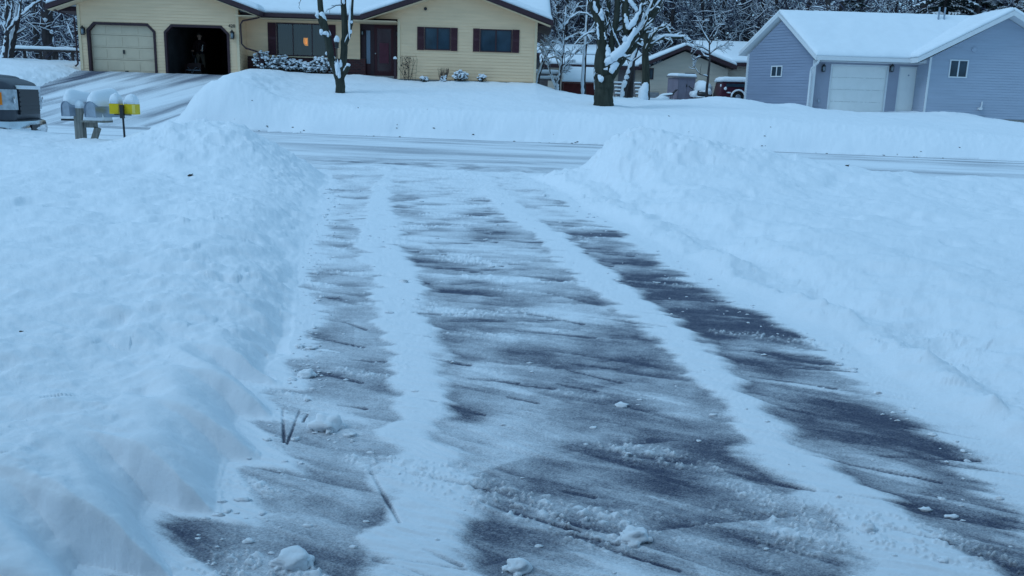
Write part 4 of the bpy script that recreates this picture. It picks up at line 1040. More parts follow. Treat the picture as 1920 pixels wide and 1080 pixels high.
t, _ = tree_from('dark_trunk_tree', b, [([b, q(91, 70), q(89, 40), q(86, 10), q(84, -30), q(83, -80)], [.34, .31, .30, .28, .26, .22]),
     ([q(97, 82), q(101, 76), q(102, 70)], [.10, .08, .05], 0), ([q(95, 62, -.2), q(98, 61, -.3)], [.06, .05], 0), ([q(86, 40, -.2), q(83, 38, -.35)], [.06, .05], 0), ([q(84, -20), q(70, -40), q(50, -70)], [.1, .08, .05], .8), ([q(84, -20), q(100, -50), q(120, -90)], [.1, .08, .05], .8)],
     'thick dark bare trunk with snow knobs left of the yellow house', seed=51, bark='dark_bark')
m = MB(); m.blob(q(84.5, 37, -.38), .11, .1, .10, 1); m.blob(q(97, 60, -.3), .10, .1, .10, 2); m.blob(q(101, 78, -.1), .07, .08, .22, 3); m.build('snow_knob', M['tree_snow'], t, True)
simple_tree('slim_tree', 66, 100, 48, [[(67, 80), (66, 50), (65, 20), (64, -20)]], 'slender dark tree behind the snowy rail at the left', 53, .13, snowk=1.0, twigs=.6, depth=1)

# ---------------------------------------------------------------- woods
def forest_proto(i, conifer=False):
    rng = random.Random(100+i)
    H = rng.uniform(11, 14); out = []
    pts = [Vector((0, 0, -.3))]; rad = [rng.uniform(.13, .22)]
    x = y = 0
    for k in range(1, 9):
        x += rng.gauss(0, .16); y += rng.gauss(0, .16); pts.append(Vector((x, y, H*k/8))); rad.append(rad[0]*(1-.9*k/8)+.01)
    tr = MB(); tr.tube(pts, rad, 7)
    cr = MB(); sn = MB()
    if conifer:
        nl = 0; z = .8
        while z < H-.3:
            L = (1-z/H)*3.0+.3
            for k in range(7):
                a = rng.uniform(0, 6.283); f = z/H*8; j = min(int(f), 7); p = pts[j].lerp(pts[j+1], f-j)
                dl = Vector((math.cos(a), math.sin(a), -.12))
                l_ = L*rng.uniform(.75, 1.1); tip = p+dl*l_-Vector((0, 0, l_*.18)); mid = p+dl*l_*.55
                cr.tube([p, mid, tip], [.03, .02, .01], 3, cap=False)
                s = Vector((-math.sin(a), math.cos(a), 0))
                for q_ in range(9):
                    u = .2+.8*q_/8; c = (p.lerp(mid, u/.55) if u < .55 else mid.lerp(tip, (u-.55)/.45)); w = l_*.26*(1.15-u)+.08
                    for sg in (-1, 1):
                        e = c+s*sg*w*rng.uniform(.7, 1.2)+dl*w*.6-Vector((0, 0, w*rng.uniform(.15, .5)))
                        o_ = Vector((0, 0, .035))
                        cr.add([c, e, c+dl*.13-Vector((0, 0, .09)), e-Vector((0, 0, .05))], [(0, 1, 3, 2)])
                        if rng.random() < .62: sn.add([c+o_+dl*.05, e+o_*.6, c+dl*.17+o_, c-dl*.02+o_*2.4], [(0, 1, 2), (0, 3, 1), (3, 2, 1)])
            z += .42
    else:
        nb = 26
        for k in range(nb):
            z = .7+(H-1.5)*k/nb*rng.uniform(.9, 1.1); f = z/H*8; j = min(int(f), 7); p = pts[j].lerp(pts[j+1], f-j)
            a = rng.uniform(0, 6.283); L = (2.9*(1-.55*z/H))*rng.uniform(.6, 1.15)
            grow(rng, p, (math.cos(a), math.sin(a), rng.uniform(.05, .7)), .05*(1.15-.5*z/H), L, 2, out, 5, .26, .05, (4, 6), .55, (.5, 1.1), .014)
        for (P, Rr, dp) in out:
            cr.tube(P, Rr, 3, cap=False)
            snow_ridge(sn, rng, P, [max(r_, .016) for r_ in Rr], 1.0, .30, .95, .010)
    return tr, cr, sn
protos = []
def make_proto(i, conifer=False, label='', cat='tree', group=None, name='bare_tree'):
    tr, cr, sn = forest_proto(i, conifer)
    root = thing(name, (0, 0, 0), label, cat, group)
    tr.build('trunk', M['dark_bark'], root, True)
    cr.add(sn.v, sn.f, 1); cr.build('crown', [M['leaf' if conifer else 'twig'], M['tree_snow']], root)
    return root
def copy_tree(o, parent=None):
    c = o.copy(); COL.objects.link(c)
    if parent is not None: c.parent = parent
    for ch in list(o.children): copy_tree(ch, c)
    return c
FG = 'bare trees of the snowy woods behind the houses'; FL = 'bare snow laden tree in the dense woods behind the houses'
CG = 'snowy pines beyond the blue house'; CL = 'snow covered pine rising behind the roof of the blue grey house'
pr = [make_proto(i, False, FL, 'tree', FG) for i in range(6)]
pc_ = [make_proto(20+i, True, CL, 'pine tree', CG, 'pine_tree') for i in range(2)]
rng = random.Random(77); used = set()
spots = []
def fspots(x0, x1, y0, y1, n, sc=(.85, 1.25)):
    k = 0; tries = 0
    while k < n and tries < n*60:
        tries += 1
        x, y = rng.uniform(x0, x1), rng.uniform(y0, y1)
        if all((x-a)**2+(y-b_)**2 > 1.9 for a, b_, _ in spots): spots.append((x, y, rng.uniform(*sc))); k += 1
fspots(-52, -19.5, 50, 60, 26); fspots(-60, -18, 60, 78, 26); fspots(-18, 1, 50, 70, 10)
fspots(-1, 16, 57.5, 66, 22); fspots(16, 42, 50, 62, 26); fspots(-2, 56, 62, 82, 50, (1.0, 1.4))
for x, y, s_ in spots:
    i = rng.randrange(6); o = pr[i] if i not in used else copy_tree(pr[i]); used.add(i)
    o.location = (x, y, gz(x, y)); o.rotation_euler = (rng.gauss(0, .05), rng.gauss(0, .05), rng.uniform(0, 6.28)); o.scale = (s_*1.1, s_*1.1, s_)
for k, (x, y, s_) in enumerate([(24.5, 52, .95), (27.5, 54, 1.1), (31.5, 53, .9), (33, 56, 1.1), (36, 55, 1.0), (20.5, 55, .8), (29.5, 60, 1.2), (39, 58, 1.1)]):
    o = pc_[k] if k < 2 else copy_tree(pc_[k % 2]); o.location = (x, y, gz(x, y)); o.rotation_euler = (0, 0, rng.uniform(0, 6.28)); o.scale = (s_*1.1, s_*1.1, s_)
# far thicket and underbrush that nobody could count
def thicket(name, label, x0, x1, y0, y1, zfun, n, seed, r=(.02, .06), Lr=(1.0, 2.6), cat='woods', snowp=.7, hmax=9):
    rg = random.Random(seed); cr = MB(); sn = MB()
    for k in range(n):
        x, y = rg.uniform(x0, x1), rg.uniform(y0, y1); z = zfun(x, y)+hmax*rg.random()**1.2
        L = rg.uniform(*Lr); d = Vector((rg.gauss(0, 1), rg.gauss(0, .6), abs(rg.gauss(.5, .6)))).normalized()
        P = [Vector((x, y, z))]
        for j in range(3): d = (d+Vector((rg.gauss(0, .25), rg.gauss(0, .25), rg.gauss(0, .2)))).normalized(); P.append(P[-1]+d*L/3)
        r0 = rg.uniform(*r); R_ = [r0, r0*.8, r0*.6, r0*.35]
        cr.tube(P, R_, 3, cap=False)
        if rg.random() < snowp: snow_ridge(sn, rg, P, R_, 1.0, .1, 1.0, .012)
    root = thing(name, ((x0+x1)/2, (y0+y1)/2, 3), label, cat); root['kind'] = 'stuff'
    cr.build('twigs', M['twig'], root); sn.build('twig_snow', M['tree_snow'], root)
    return root
zf = lambda x, y: 3.0
thicket('distant_woods', 'tangled mass of snowy branches far back in the woods', -75, 75, 84, 96, lambda x, y: 3.2, 11000, 5, (.05, .12), (2.0, 4.5), hmax=12)
thicket('underbrush', 'low snowy underbrush between the trees left of the yellow house', -46, -19.3, 43.5, 55, lambda x, y: 2.1, 3400, 6, (.012, .04), (.8, 1.8), 'brush', hmax=4.6)
thicket('underbrush', 'low snowy underbrush along the edge of the woods at the right', -2, 46, 58, 62, lambda x, y: 2.6, 4200, 7, (.015, .04), (.9, 2.0), 'brush', hmax=5.5)

# ---------------------------------------------------------------- street side things
# pickup truck
def truck():
    ox, oy = -9.40, 16.9; zr = .33
    T = thing('pickup_truck', (ox, oy, zr), 'dark grey pickup truck with chrome bumper standing in the street at the left', 'truck')
    hw = 1.0
    # body: cross-sections along x (front at ox)
    def sec(x, top, w, wt, bot): return [(x, -w, bot), (x, -w*1.0, bot+.25), (x, -w, top-.13), (x, -wt, top-.03), (x, -wt*.72, top), (x, wt*.72, top), (x, wt, top-.03), (x, w, top-.13), (x, w*1.0, bot+.25), (x, w, bot)]
    secs = [sec(-.10, 1.16, .60, .57, .60), sec(-.115, 1.22, .76, .71, .56), sec(-.19, 1.27, .90, .84, .52), sec(-.33, 1.31, .975, .91, .50), sec(-.50, 1.34, 1.0, .94, .49), sec(-.8, 1.37, 1.0, .94, .48), sec(-1.5, 1.40, 1.0, .94, .45), sec(-1.75, 1.42, 1.0, .95, .45),
            sec(-3.4, 1.42, 1.0, .96, .45), sec(-5.6, 1.42, 1.0, .97, .5), sec(-5.75, 1.40, .97, .95, .6)]
    b = MB(); n = 10; vs = [(ox+p[0], oy+p[1], zr+p[2]) for s_ in secs for p in s_]
    fs = [(i*n+j, (i+1)*n+j, (i+1)*n+(j+1) % n, i*n+(j+1) % n) for i in range(len(secs)-1) for j in range(n)] + [tuple(range(n)), tuple((len(secs)-1)*n+j for j in range(n-1, -1, -1))]
    b.add(vs, fs)
    # cab
    cs = [(-1.72, 1.40, .92), (-2.35, 1.92, .80), (-3.9, 1.96, .80), (-4.15, 1.40, .92)]
    vs = []
    for (x, z, w) in cs: vs += [(ox+x, oy-w, zr+z), (ox+x, oy+w, zr+z)]
    vs += [(ox-1.72, oy-.92, zr+1.3), (ox-1.72, oy+.92, zr+1.3), (ox-4.15, oy-.92, zr+1.3), (ox-4.15, oy+.92, zr+1.3)]
    b.add(vs, [(0, 1, 3, 2), (2, 3, 5, 4), (4, 5, 7, 6), (0, 2, 4, 6), (7, 5, 3, 1)])
    body = b.build('body', M['truck'], T, True)
    md = body.modifiers.new('edge', 'BEVEL'); md.width = .03; md.segments = 2; md.limit_method = 'ANGLE'; md.angle_limit = math.radians(35)
    hd = MB()
    hd.cap([(ox-1.7, oy-.80, zr+1.395), (ox-.42, oy-.78, zr+1.315), (ox-.42, oy+.78, zr+1.315), (ox-1.7, oy+.80, zr+1.395)], .05, edge=.16, n=6, k=6, amp=0)
    hd.build('hood', M['truck'], T, True)
    g = MB()
    g.box(ox-.14, ox-.06, oy-.56, oy+.56, zr+.72, zr+1.14)
    gr = g.build('grille', M['truck_trim'], T)
    for kz in range(5):
        g = MB(); g.box(ox-.07, ox-.048, oy-.55, oy+.55, zr+.77+kz*.075, zr+.79+kz*.075); g.build('grille_bar', M['truck_trim'], gr)
    g = MB(); g.box(ox-.14, ox-.035, oy-.60, oy+.60, zr+1.14, zr+1.20)
    g.build('grille_trim', M['chrome'], gr)
    for sg in (-1, 1):
        h = MB()
        pl = [(-.10, .60), (-.115, .765), (-.19, .905), (-.33, .98), (-.50, 1.004)]
        vs = []
        for (x, y) in pl: vs += [(ox+x+.03, oy+sg*(y+.02), zr+.80), (ox+x+.025, oy+sg*(y+.018), zr+1.13)]
        for (x, y) in pl: vs += [(ox+x-.06, oy+sg*(y-.05), zr+.80), (ox+x-.06, oy+sg*(y-.05), zr+1.12)]
        f_ = []
        for i in range(4): f_ += [(2*i, 2*i+2, 2*i+3, 2*i+1)]
        f_ += [(0, 1, 11, 10), (8, 9, 19, 18)]+[(2*i+1, 2*i+3, 2*i+13, 2*i+11) for i in range(4)]+[(2*i, 2*i+10, 2*i+12, 2*i+2) for i in range(4)]
        if sg > 0: f_ = [t_[::-1] for t_ in f_]
        h.add(vs, f_); ho = h.build('headlight', M['lens'], T)
        a = MB(); vs = []
        for (x, y, z0, z1) in ((-.25, .94, .88, 1.08), (-.35, .985, .88, 1.08)):
            vs += [(ox+x+.04, oy+sg*(y+.035), zr+z0), (ox+x+.04, oy+sg*(y+.033), zr+z1)]
        a.add(vs, [(0, 2, 3, 1)] if sg < 0 else [(1, 3, 2, 0)]); a.build('amber_marker', M['amber'], ho)
        l2 = MB(); 
        for zz in (.96,): l2.lathe((ox-.15, oy+sg*.80, zr+zz), [(.05, .075), (.055, .085), (.02, .09)], 10, axis='x')
        l2.build('bulb_reflector', M['chrome'], ho)
    g = MB()
    prof = [(-.02, .30), (.06, .34), (.09, .48), (.06, .60), (-.02, .63)]
    ys = [(-1.01, -.42), (-.97, -.20), (-.86, -.08), (-.6, 0), (0, .03), (.6, 0), (.86, -.08), (.97, -.20), (1.01, -.42)]
    vs = [(ox+dx+px_-.05, oy+y, zr+pz) for (y, dx) in ys for (px_, pz) in prof]
    fs = [(i*5+j, (i+1)*5+j, (i+1)*5+j+1, i*5+j+1) for i in range(8) for j in range(4)]+[(i*5+4, (i+1)*5+4, (i+1)*5, i*5) for i in range(8)]+[(0, 1, 2, 3, 4), (44, 43, 42, 41, 40)]
    g.add(vs, fs); bp = g.build('bumper', M['chrome'], T, True)
    g = MB(); ub = [(dx_, y_) for (y_, dx_) in ys]
    g.box(ox+.0, ox+.062, oy-.40, oy+.06, zr+.44, zr+.55)
    g.build('bumper_opening', M['truck_trim'], bp)
    g = MB(); g.box(ox-.35, ox+.0, oy-.84, oy+.84, zr+.20, zr+.31); g.build('air_dam', M['truck_trim'], T)
    for x in (-.92, -4.6):
        for sg in (-1, 1):
            w = MB(); w.lathe((ox+x, oy+sg*.86, zr+.36), [(.22, -.12), (.34, -.12), (.37, -.08), (.37, .08), (.34, .12), (.22, .12)], 20, axis='y'); wo = w.build('wheel', M['tyre'], T)
            r_ = MB(); r_.lathe((ox+x, oy+sg*.86, zr+.36), [(.05, sg*.09), (.20, sg*.07), (.235, sg*.12), (.235, -sg*.1)], 16, axis='y'); r_.build('rim', M['chrome'], wo)
            a_ = MB(); a_.lathe((ox+x, oy+sg*1.003, zr+.42), [(.39, -.03), (.45, 0), (.45, .012), (.40, .012)], 22, axis='y'); a_.build('wheel_arch', M['truck_trim'], T)
    w = MB()
    def quadw(p): w.add([(ox+a, oy+b_, zr+c_) for a, b_, c_ in p], [(0, 1, 2, 3)])
    quadw([(-1.76, -.84, 1.45), (-1.76, .84, 1.45), (-2.31, .76, 1.90), (-2.31, -.76, 1.90)])
    for sg in (-1, 1): w.add([(ox-1.95, oy+sg*.915, zr+1.45), (ox-4.0, oy+sg*.915, zr+1.45), (ox-3.86, oy+sg*.815, zr+1.9), (ox-2.42, oy+sg*.815, zr+1.9)], [(0, 1, 2, 3)])
    w.build('cab_window', M['glass_dark'], T)
    for sg in (-1, 1):
        w = MB(); w.blob((ox-2.0, oy+sg*1.12, zr+1.5), .07, .11, .12, 3, .02); w.build('mirror', M['truck_trim'], T)
    if 0: w = MB(); w.cap([(ox-1.5, oy-.05, zr+1.42), (ox-.7, oy-.05, zr+1.37), (ox-.7, oy+.7, zr+1.37), (ox-1.5, oy+.7, zr+1.42)], .03, edge=.2, n=6, k=6, amp=.5); w.build('hood_snow', M['snow'], T, True)
    T.rotation_euler = (0, 0, math.radians(12)); T.scale = (1.06, 1.0, 1.12)
truck()

# mailboxes
def mailbox(px, py, Y, w, h, L, yaw, label, snow=.13, name='mailbox', seed=1):
    c = at(px, py, Y); T = thing(name, c, label, 'mailbox', None)
    cy, sy = math.cos(yaw), math.sin(yaw)
    def tr(x, y, z): return (c.x+x*cy-y*sy, c.y+x*sy+y*cy, c.z+z)
    prof = [(-w/2, 0), (w/2, 0), (w/2, h-w/2)]+[(w/2*math.cos(a), h-w/2+w/2*math.sin(a)) for a in [math.pi*i/8 for i in range(1, 8)]]+[(-w/2, h-w/2)]
    n = len(prof); b = MB()
    b.add([tr(x, 0, z) for x, z in prof]+[tr(x, L, z) for x, z in prof], [tuple(range(n)), tuple(range(2*n-1, n-1, -1))]+[(i, i+n, (i+1) % n+n, (i+1) % n) for i in range(n)])
    body = b.build('body', M['galv'], T)
    e = MB(); pr2 = [(x*1.06, z*1.03-.003) for x, z in prof]
    e.add([tr(x, -.012, z) for x, z in pr2]+[tr(x, .02, z) for x, z in pr2]+[tr(x*.9, -.012, z*.95+.004) for x, z in pr2]+[tr(x*.9, .004, z*.95+.004) for x, z in pr2],
          [(i, i+n, (i+1) % n+n, (i+1) % n) for i in range(n)]+[(i, (i+1) % n, (i+1) % n+2*n, i+2*n) for i in range(n)]+[(i+2*n, (i+1) % n+2*n, (i+1) % n+3*n, i+3*n) for i in range(n)]+[tuple(range(3*n, 4*n))])
    e.build('back_plate', M['galv'], T)
    s_ = MB(); vs = []; K = 9; R_ = 8
    for j in range(K+1):
        u = j/K; k_ = math.sqrt(max(0, 1-(2*u-1)**4)); hh = snow*(.55+.45*k_)*(1+.12*math.sin(seed+u*5))
        for i in range(R_+1):
            a = math.radians(24)+math.radians(132)*i/R_; ww = w/2*1.05*(.80+.20*k_)
            zz = h-w/2+w/2*math.sin(a)*1.0+hh*math.sin((a-math.radians(24))/math.radians(132)*math.pi)**.7
            vs.append(tr(ww*math.cos(a), .012+L*u, zz))
    m_ = R_+1; fs = [(j*m_+i, j*m_+i+1, (j+1)*m_+i+1, (j+1)*m_+i) for j in range(K) for i in range(R_)]+[tuple(range(m_-1, -1, -1)), tuple(K*m_+i for i in range(m_))]+[(j*m_, (j+1)*m_, (j+1)*m_+m_-1, j*m_+m_-1) for j in range(K)]
    s_.add(vs, fs); s_.build('snow_cap', M['snow'], T, True)
    f_ = MB(); f_.add([tr(w/2+.006, L*.6, h*.5), tr(w/2+.006, L*.6+.03, h*.5), tr(w/2+.006, L*.6+.03, h*.95), tr(w/2+.006, L*.6, h*.95)], [(0, 1, 2, 3)]); f_.build('flag', M['maroon'], T)
    return T
YM = 14.6
mailbox(124, 217.5, YM, .20, .245, .50, -.45, 'rounded galvanised mailbox under a snow cap, left of the wooden post', .19, seed=1)
mailbox(170, 219.5, YM-.05, .255, .255, .58, -.42, 'larger rounded grey mailbox with thick snow on the wooden arm right of the post', .21, seed=4)
p0 = at(152, 256, YM+.12); p0.z = gz(p0.x, YM)-.15
PO = thing('mailbox_post', p0, 'weathered square wooden post with a cross arm carrying two mailboxes', 'post')
p1 = at(146.5, 205, YM+.12)
b = MB(); b.beam(p0, (p0.x+.0, p0.y, p1.z+.02), .135, .135); b.build('post', M['grey_wood'], PO)
b = MB(); a1 = at(110, 221, YM+.22); a2 = at(200, 225, YM+.22)
z_ = at(150, 221, YM+.22).z-.03
b.box(p0.x+.07, a2.x+.05, YM+.0, YM+.34, z_-.035, z_); b.build('cross_arm', M['grey_wood'], PO)
b = MB(); b.beam((p0.x+.08, YM+.12, z_-.08), (a2.x-.12, YM+.12, z_-.08), .05, .09); b.beam((p0.x+.15, YM+.12, z_-.50), (p0.x+.30, YM+.12, z_-.12), .05, .10); b.build('brace', M['grey_wood'], PO)
b = MB(); b.box(a1.x+.1, p0.x-.07, YM+.10, YM+.2, z_-.02, z_+.012); b.build('bracket', M['black'], PO)
c = MB(); c.cap([(a2.x-.30, YM+.0, z_), (a2.x+.05, YM+.0, z_), (a2.x+.05, YM+.34, z_), (a2.x-.30, YM+.34, z_)], .22, edge=.14, n=5, k=5); c.cap([(p0.x-.07, p0.y-.07, p1.z+.02), (p0.x+.07, p0.y-.07, p1.z+.02), (p0.x+.07, p0.y+.07, p1.z+.02), (p0.x-.07, p0.y+.07, p1.z+.02)], .12, edge=.07, n=3, k=3)
c.build('snow_cap', M['snow'], PO, True)
# newspaper boxes
YN = 14.5; pb = at(234, 259, YN); pb.z = gz(pb.x, YN)-.15; zb = at(232, 215, YN).z
NP = thing('newspaper_box_post', pb, 'thin black metal post with a bracket carrying the yellow newspaper boxes', 'post')
b = MB(); b.tube([pb, (at(229, 212, YN).x, YN+.02, zb+.02)], [.019, .017], 8); b.build('pole', M['black'], NP)
b = MB(); xq = at(229, 205, YN).x; b.box(xq-.03, xq+.03, YN-.035, YN+.02, zb-.06, zb+.16); b.box(xq-.14, xq+.14, YN-.0, YN+.03, zb-.012, zb+.005); b.build('bracket', M['black'], NP)
def paper_box(px0, px1, label, mt, seed):
    x0 = at(px0, 215, YN).x; x1 = at(px1, 215, YN).x; h = .175; L = .20
    T = thing('newspaper_box', ((x0+x1)/2, YN, zb), label, 'newspaper box')
    b = MB(); t = .008; y0 = YN+.03
    b.box(x0, x1, y0, y0+L, zb+.006, zb+.006+t); b.box(x0, x1, y0, y0+L, zb+h-t, zb+h); b.box(x0, x0+t, y0, y0+L, zb+.006+t, zb+h-t); b.box(x1-t, x1, y0, y0+L, zb+.006+t, zb+h-t); b.box(x0+t, x1-t, y0, y0+t, zb+.006+t, zb+h-t)
    b.build('body', M['yellow_plastic'], T)
    if mt:
        b = MB(); b.box(x1-.045, x1+.003, y0-.004, y0+.002, zb+.02, zb+h-.012); b.build('faded_strip', M['yellow_pale'], T)
    c = MB(); c.cap([(x0, y0, zb+h+.001), (x1, y0, zb+h+.001), (x1, y0+L, zb+h+.001), (x0, y0+L, zb+h+.001)], .17, edge=.12, n=5, k=7, seed=seed); c.build('snow_cap', M['snow'], T, True)
paper_box(204, 221, 'yellow newspaper box with a tall snow cap, next to the mailboxes', False, 2)
paper_box(232, 252, 'yellow newspaper box with a faded edge, farther from the mailboxes', True, 8)

# snow covered yard lantern before the yellow house
p = at(631.5, 84, 33.5)
Lm = thing('yard_lantern', (p.x, p.y, gz(p.x, p.y)), 'small yard lantern with a cone of snow on top between the maple stems', 'lantern')
m = MB(); m.tube([(p.x, p.y, gz(p.x, p.y)-.1), (p.x, p.y, p.z-.1)], .022, 8); m.build('post', M['black'], Lm)
m = MB(); m.lathe((p.x, p.y, p.z-.10), [(.03, -.03), (.09, 0), (.09, .01), (.07, .012), (.085, .17), (.12, .175), (.02, .24)], 8); m.build('lamp_head', M['black'], Lm)
m = MB(); m.blob((p.x, p.y, p.z+.18), .105, .105, .15, 3, .1); m.build('snow_cap', M['tree_snow'], Lm, True)

# ---------------------------------------------------------------- shrubs along the yellow house
def shrub(px, py, Y, w, h, label, seed, dens=1.0, name='shrub', snow=.75):
    p = at(px, py, Y); z0 = gz(p.x, Y)-.05; rg = random.Random(seed)
    T = thing(name, (p.x, Y, z0), label, 'shrub', None)
    lf = MB(); sn = MB(); stx = MB()
    for k in range(int(9*dens)):
        a = rg.uniform(0, 6.28); e = Vector((p.x+math.cos(a)*w*.4*rg.random(), Y+math.sin(a)*.3*rg.random(), z0+h*rg.uniform(.6, .95)))
        stx.tube([(p.x+rg.gauss(0, .06), Y+rg.gauss(0, .05), z0), e.lerp(Vector((p.x, Y, z0)), .45)+Vector((0, 0, .05)), e], [.014, .01, .006], 4)
    n = int(110*dens*w)
    for k in range(n):
        a = rg.uniform(0, 6.28); u = rg.random()**.5; zz = rg.random()
        r_ = math.sqrt(max(0, 1-(zz-.25)**2/.75))
        c = Vector((p.x+math.cos(a)*w*.5*u*r_, Y+math.sin(a)*.36*u*r_, z0+.08+h*zz*(.75+.25*rg.random())))
        s_ = rg.uniform(.035, .065)
        for q_ in range(6):
            d = Vector((rg.gauss(0, 1), rg.gauss(0, 1), rg.gauss(.1, .7))).normalized(); e = c+d*s_*2; t_ = d.cross(Vector((0, 0, 1)))
            if t_.length < .1: continue
            t_ = t_.normalized()*s_*.45; lf.add([c, c+d*s_+t_, e, c+d*s_-t_], [(0, 1, 2, 3)])
        if rg.random() < snow*1.25: sn.blob(c+Vector((0, 0, s_*.9)), s_*rg.uniform(.9, 1.5), s_*rg.uniform(.9, 1.4), s_*rg.uniform(.55, .95), k, .25, 7, 5)
    stx.build('stems', M['dry'], T); lf.build('foliage', M['leaf'], T); sn.build('leaf_snow', M['tree_snow'], T, True)
for i, (px, py, w, h, lb) in enumerate([(494, 128, .95, .75, 'rounded snowy shrub beside the downspout, leftmost of the row'), (528, 130, 1.05, .62, 'broad snow loaded shrub under the left shutter of the picture window'), (556, 131, .8, .46, 'low snowy shrub under the middle of the picture window'),
        (580, 131, .8, .42, 'small snowy shrub under the hanging lamp in the picture window'), (604, 131, .95, .64, 'dense snowy shrub beside the forked maple stem')]):
    shrub(px, py, 37.3, w, h, lb, 60+i, 1.25)
shrub(864, 148, 36.6, .62, .36, 'small snow covered shrub between the two right hand windows of the yellow house', 70, 1.3)
shrub(903, 149, 36.7, .40, .24, 'tiny snowy shrub under the window nearest the house corner', 71, 1.0, snow=.5)
shrub(795, 145, 36.7, .36, .12, 'nearly buried little shrub under the first gable window', 72, 1.2, snow=.5)
def brush(px, py, Y, w, h, n, label, seed, name='bare_bush'):
    p = at(px, py, Y); z0 = gz(p.x, Y)-.05; rg = random.Random(seed); T = thing(name, (p.x, Y, z0), label, 'bush'); m = MB(); s_ = MB()
    for k in range(n):
        a = rg.uniform(-1, 1)*w; e = Vector((p.x+a*.6, Y+rg.uniform(-.15, .15), z0+h*rg.uniform(.6, 1)))
        P = [Vector((p.x+a*.25, Y, z0)), Vector((p.x+a*.4+rg.gauss(0, .02), Y, z0+h*.4)), e]; m.tube(P, [.007, .006, .004], 4)
        if rg.random() < .5: s_.blob(Vector((p.x+a*.3, Y-.03, z0+rg.random()*h*.5)), .035, .035, .02, k, .2, 6, 4)
    m.build('stems', M['dry'], T); s_.build('stem_snow', M['tree_snow'], T, True)
brush(831, 147, 36.6, .40, .62, 70, 'bare brown twiggy bush under the shuttered window right of the front door', 81)
# climbing plant on a trellis by the door
p = at(765, 148, 36.85); z0 = gz(p.x, 36.85)
TR = thing('trellis', (p.x, 36.85, z0), 'thin trellis with a withered climbing plant right of the front door', 'trellis')
m = MB()
for k in range(5): x = p.x-.26+k*.14; m.tube([(x, 36.88, z0-.1), (x+.02*k, 36.9, z0+1.05-.04*k)], .005, 4)
for k in range(6): m.tube([(p.x-.30, 36.885, z0+.12+k*.17), (p.x+.34, 36.885, z0+.12+k*.17)], .004, 4)
m.build('lattice', M['dry'], TR)
m = MB(); rg = random.Random(4); ch = []
for k in range(5): grow(rg, (p.x-.2+rg.uniform(-.05, .3), 36.86, z0-.05), (rg.gauss(0, .3), 0, 1), .010, 1.0, 1, ch, 6, .2, .1, (4, 6), .35, (.4, 1.1), .004)
for (P, Rr, d_) in ch:
    for v in P: v.y = 36.84+.03*math.sin(v.z*20)
    m.tube(P, Rr, 4)
for k in range(40): c = Vector((p.x-.15+rg.gauss(0, .13), 36.82, z0+rg.uniform(.1, .95))); m.add([c, c+Vector((.04, .01, .02)), c+Vector((.05, 0, -.03)), c+Vector((.01, -.01, -.04))], [(0, 1, 2, 3)])
m.build('vine', M['debris'], TR)

# ---------------------------------------------------------------- things between the houses
# pale house behind
YP = 50.0
PH = thing('pale_house', (9, YP, 2), 'pale house with dark trim behind the trees between the two nearer houses', 'house')
a = lambda px, py, Y=YP: at(px, py, Y)
wL = a(1142, 180).x; wR = a(1372, 190).x; xr3 = 16.5
apx = a(1285, 86); el_ = a(1205, 122); er_ = a(1378, 122)
slp = (apx.z-.25-el_.z)/(apx.x-el_.x); zel = el_.z-.15
gw = MB(); gx0_, gx1_ = el_.x+.4, er_.x-.35
def gg(z):
    L = gx1_-gx0_; zs = zel+.05
    if z <= zs: return (0, L)
    k = (z-zs)/(apx.z-.3-zs); m_ = (apx.x-gx0_); return (k*m_, L-k*(L-m_))
W2a, W2b = a(1219, 128).x, a(1226, 128).x
siding(gw, (gx0_, YP), (gx1_, YP), 1.9, apx.z-.31, gg, [rect_open(a(1205, 128).x-gx0_+.15, a(1226, 128).x-gx0_, a(1225, 149).z, a(1225, 128).z)], breaks=(zel+.05, a(1225, 149).z, a(1225, 128).z))
siding(gw, (wL-3.5, YP+.8), (gx0_, YP+.8), 1.9, zel+.1); siding(gw, (gx1_, YP+.6), (xr3, YP+.6), 1.9, a(1390, 122).z+.05)
siding(gw, (gx0_, YP+.8), (gx0_, YP), 1.9, zel+.05, out=(-1, 0, 0))
gw.build('wall', M['pale_siding'], PH)
r = MB(); s_ = MB()
A = Vector((el_.x-.2, YP-.5, el_.z)); Bp = Vector((apx.x, YP-.5, apx.z)); Cc_ = Vector((er_.x, YP-.5, er_.z-.05))
bk = Vector((0, 9, 0)); qa = [A, Bp, Bp+bk, A+bk]; qb = [Bp, Cc_, Cc_+bk, Bp+bk]
r.slab(qa, .2); r.slab(qb, .2)
zl = el_.z-.08; r.slab([(wL-4, YP+.2, zl), (el_.x+.5, YP+.2, zl), (el_.x+.5, YP+5, zl+1.0), (wL-4, YP+5, zl+1.0)], .2)
zr_ = a(1400, 118).z; r.slab([(er_.x-.2, YP+.1, zr_), (xr3+.5, YP+.1, zr_), (xr3+.5, YP+5, zr_+1.35), (er_.x-1.5, YP+5, zr_+1.35)], .2)
ro = r.build('roof', M['brown'], PH); u_ = Vector((0, 0, .012))
s_.cap([v+u_ for v in qa], .2, edge=.15, n=8, k=10, seed=41); s_.cap([v+u_ for v in qb], .2, edge=.15, n=8, k=10, seed=42)
s_.cap([(wL-4, YP+.2, zl+.012), (el_.x+.5, YP+.2, zl+.012), (el_.x+.5, YP+5, zl+1.012), (wL-4, YP+5, zl+1.012)], .2, edge=.15, n=10, k=8, seed=43)
s_.cap([(er_.x-.2, YP+.1, zr_+.012), (xr3+.5, YP+.1, zr_+.012), (xr3+.5, YP+5, zr_+1.362), (er_.x-1.5, YP+5, zr_+1.362)], .2, edge=.15, n=12, k=8, seed=44)
s_.build('roof_snow', M['snow'], ro, True)
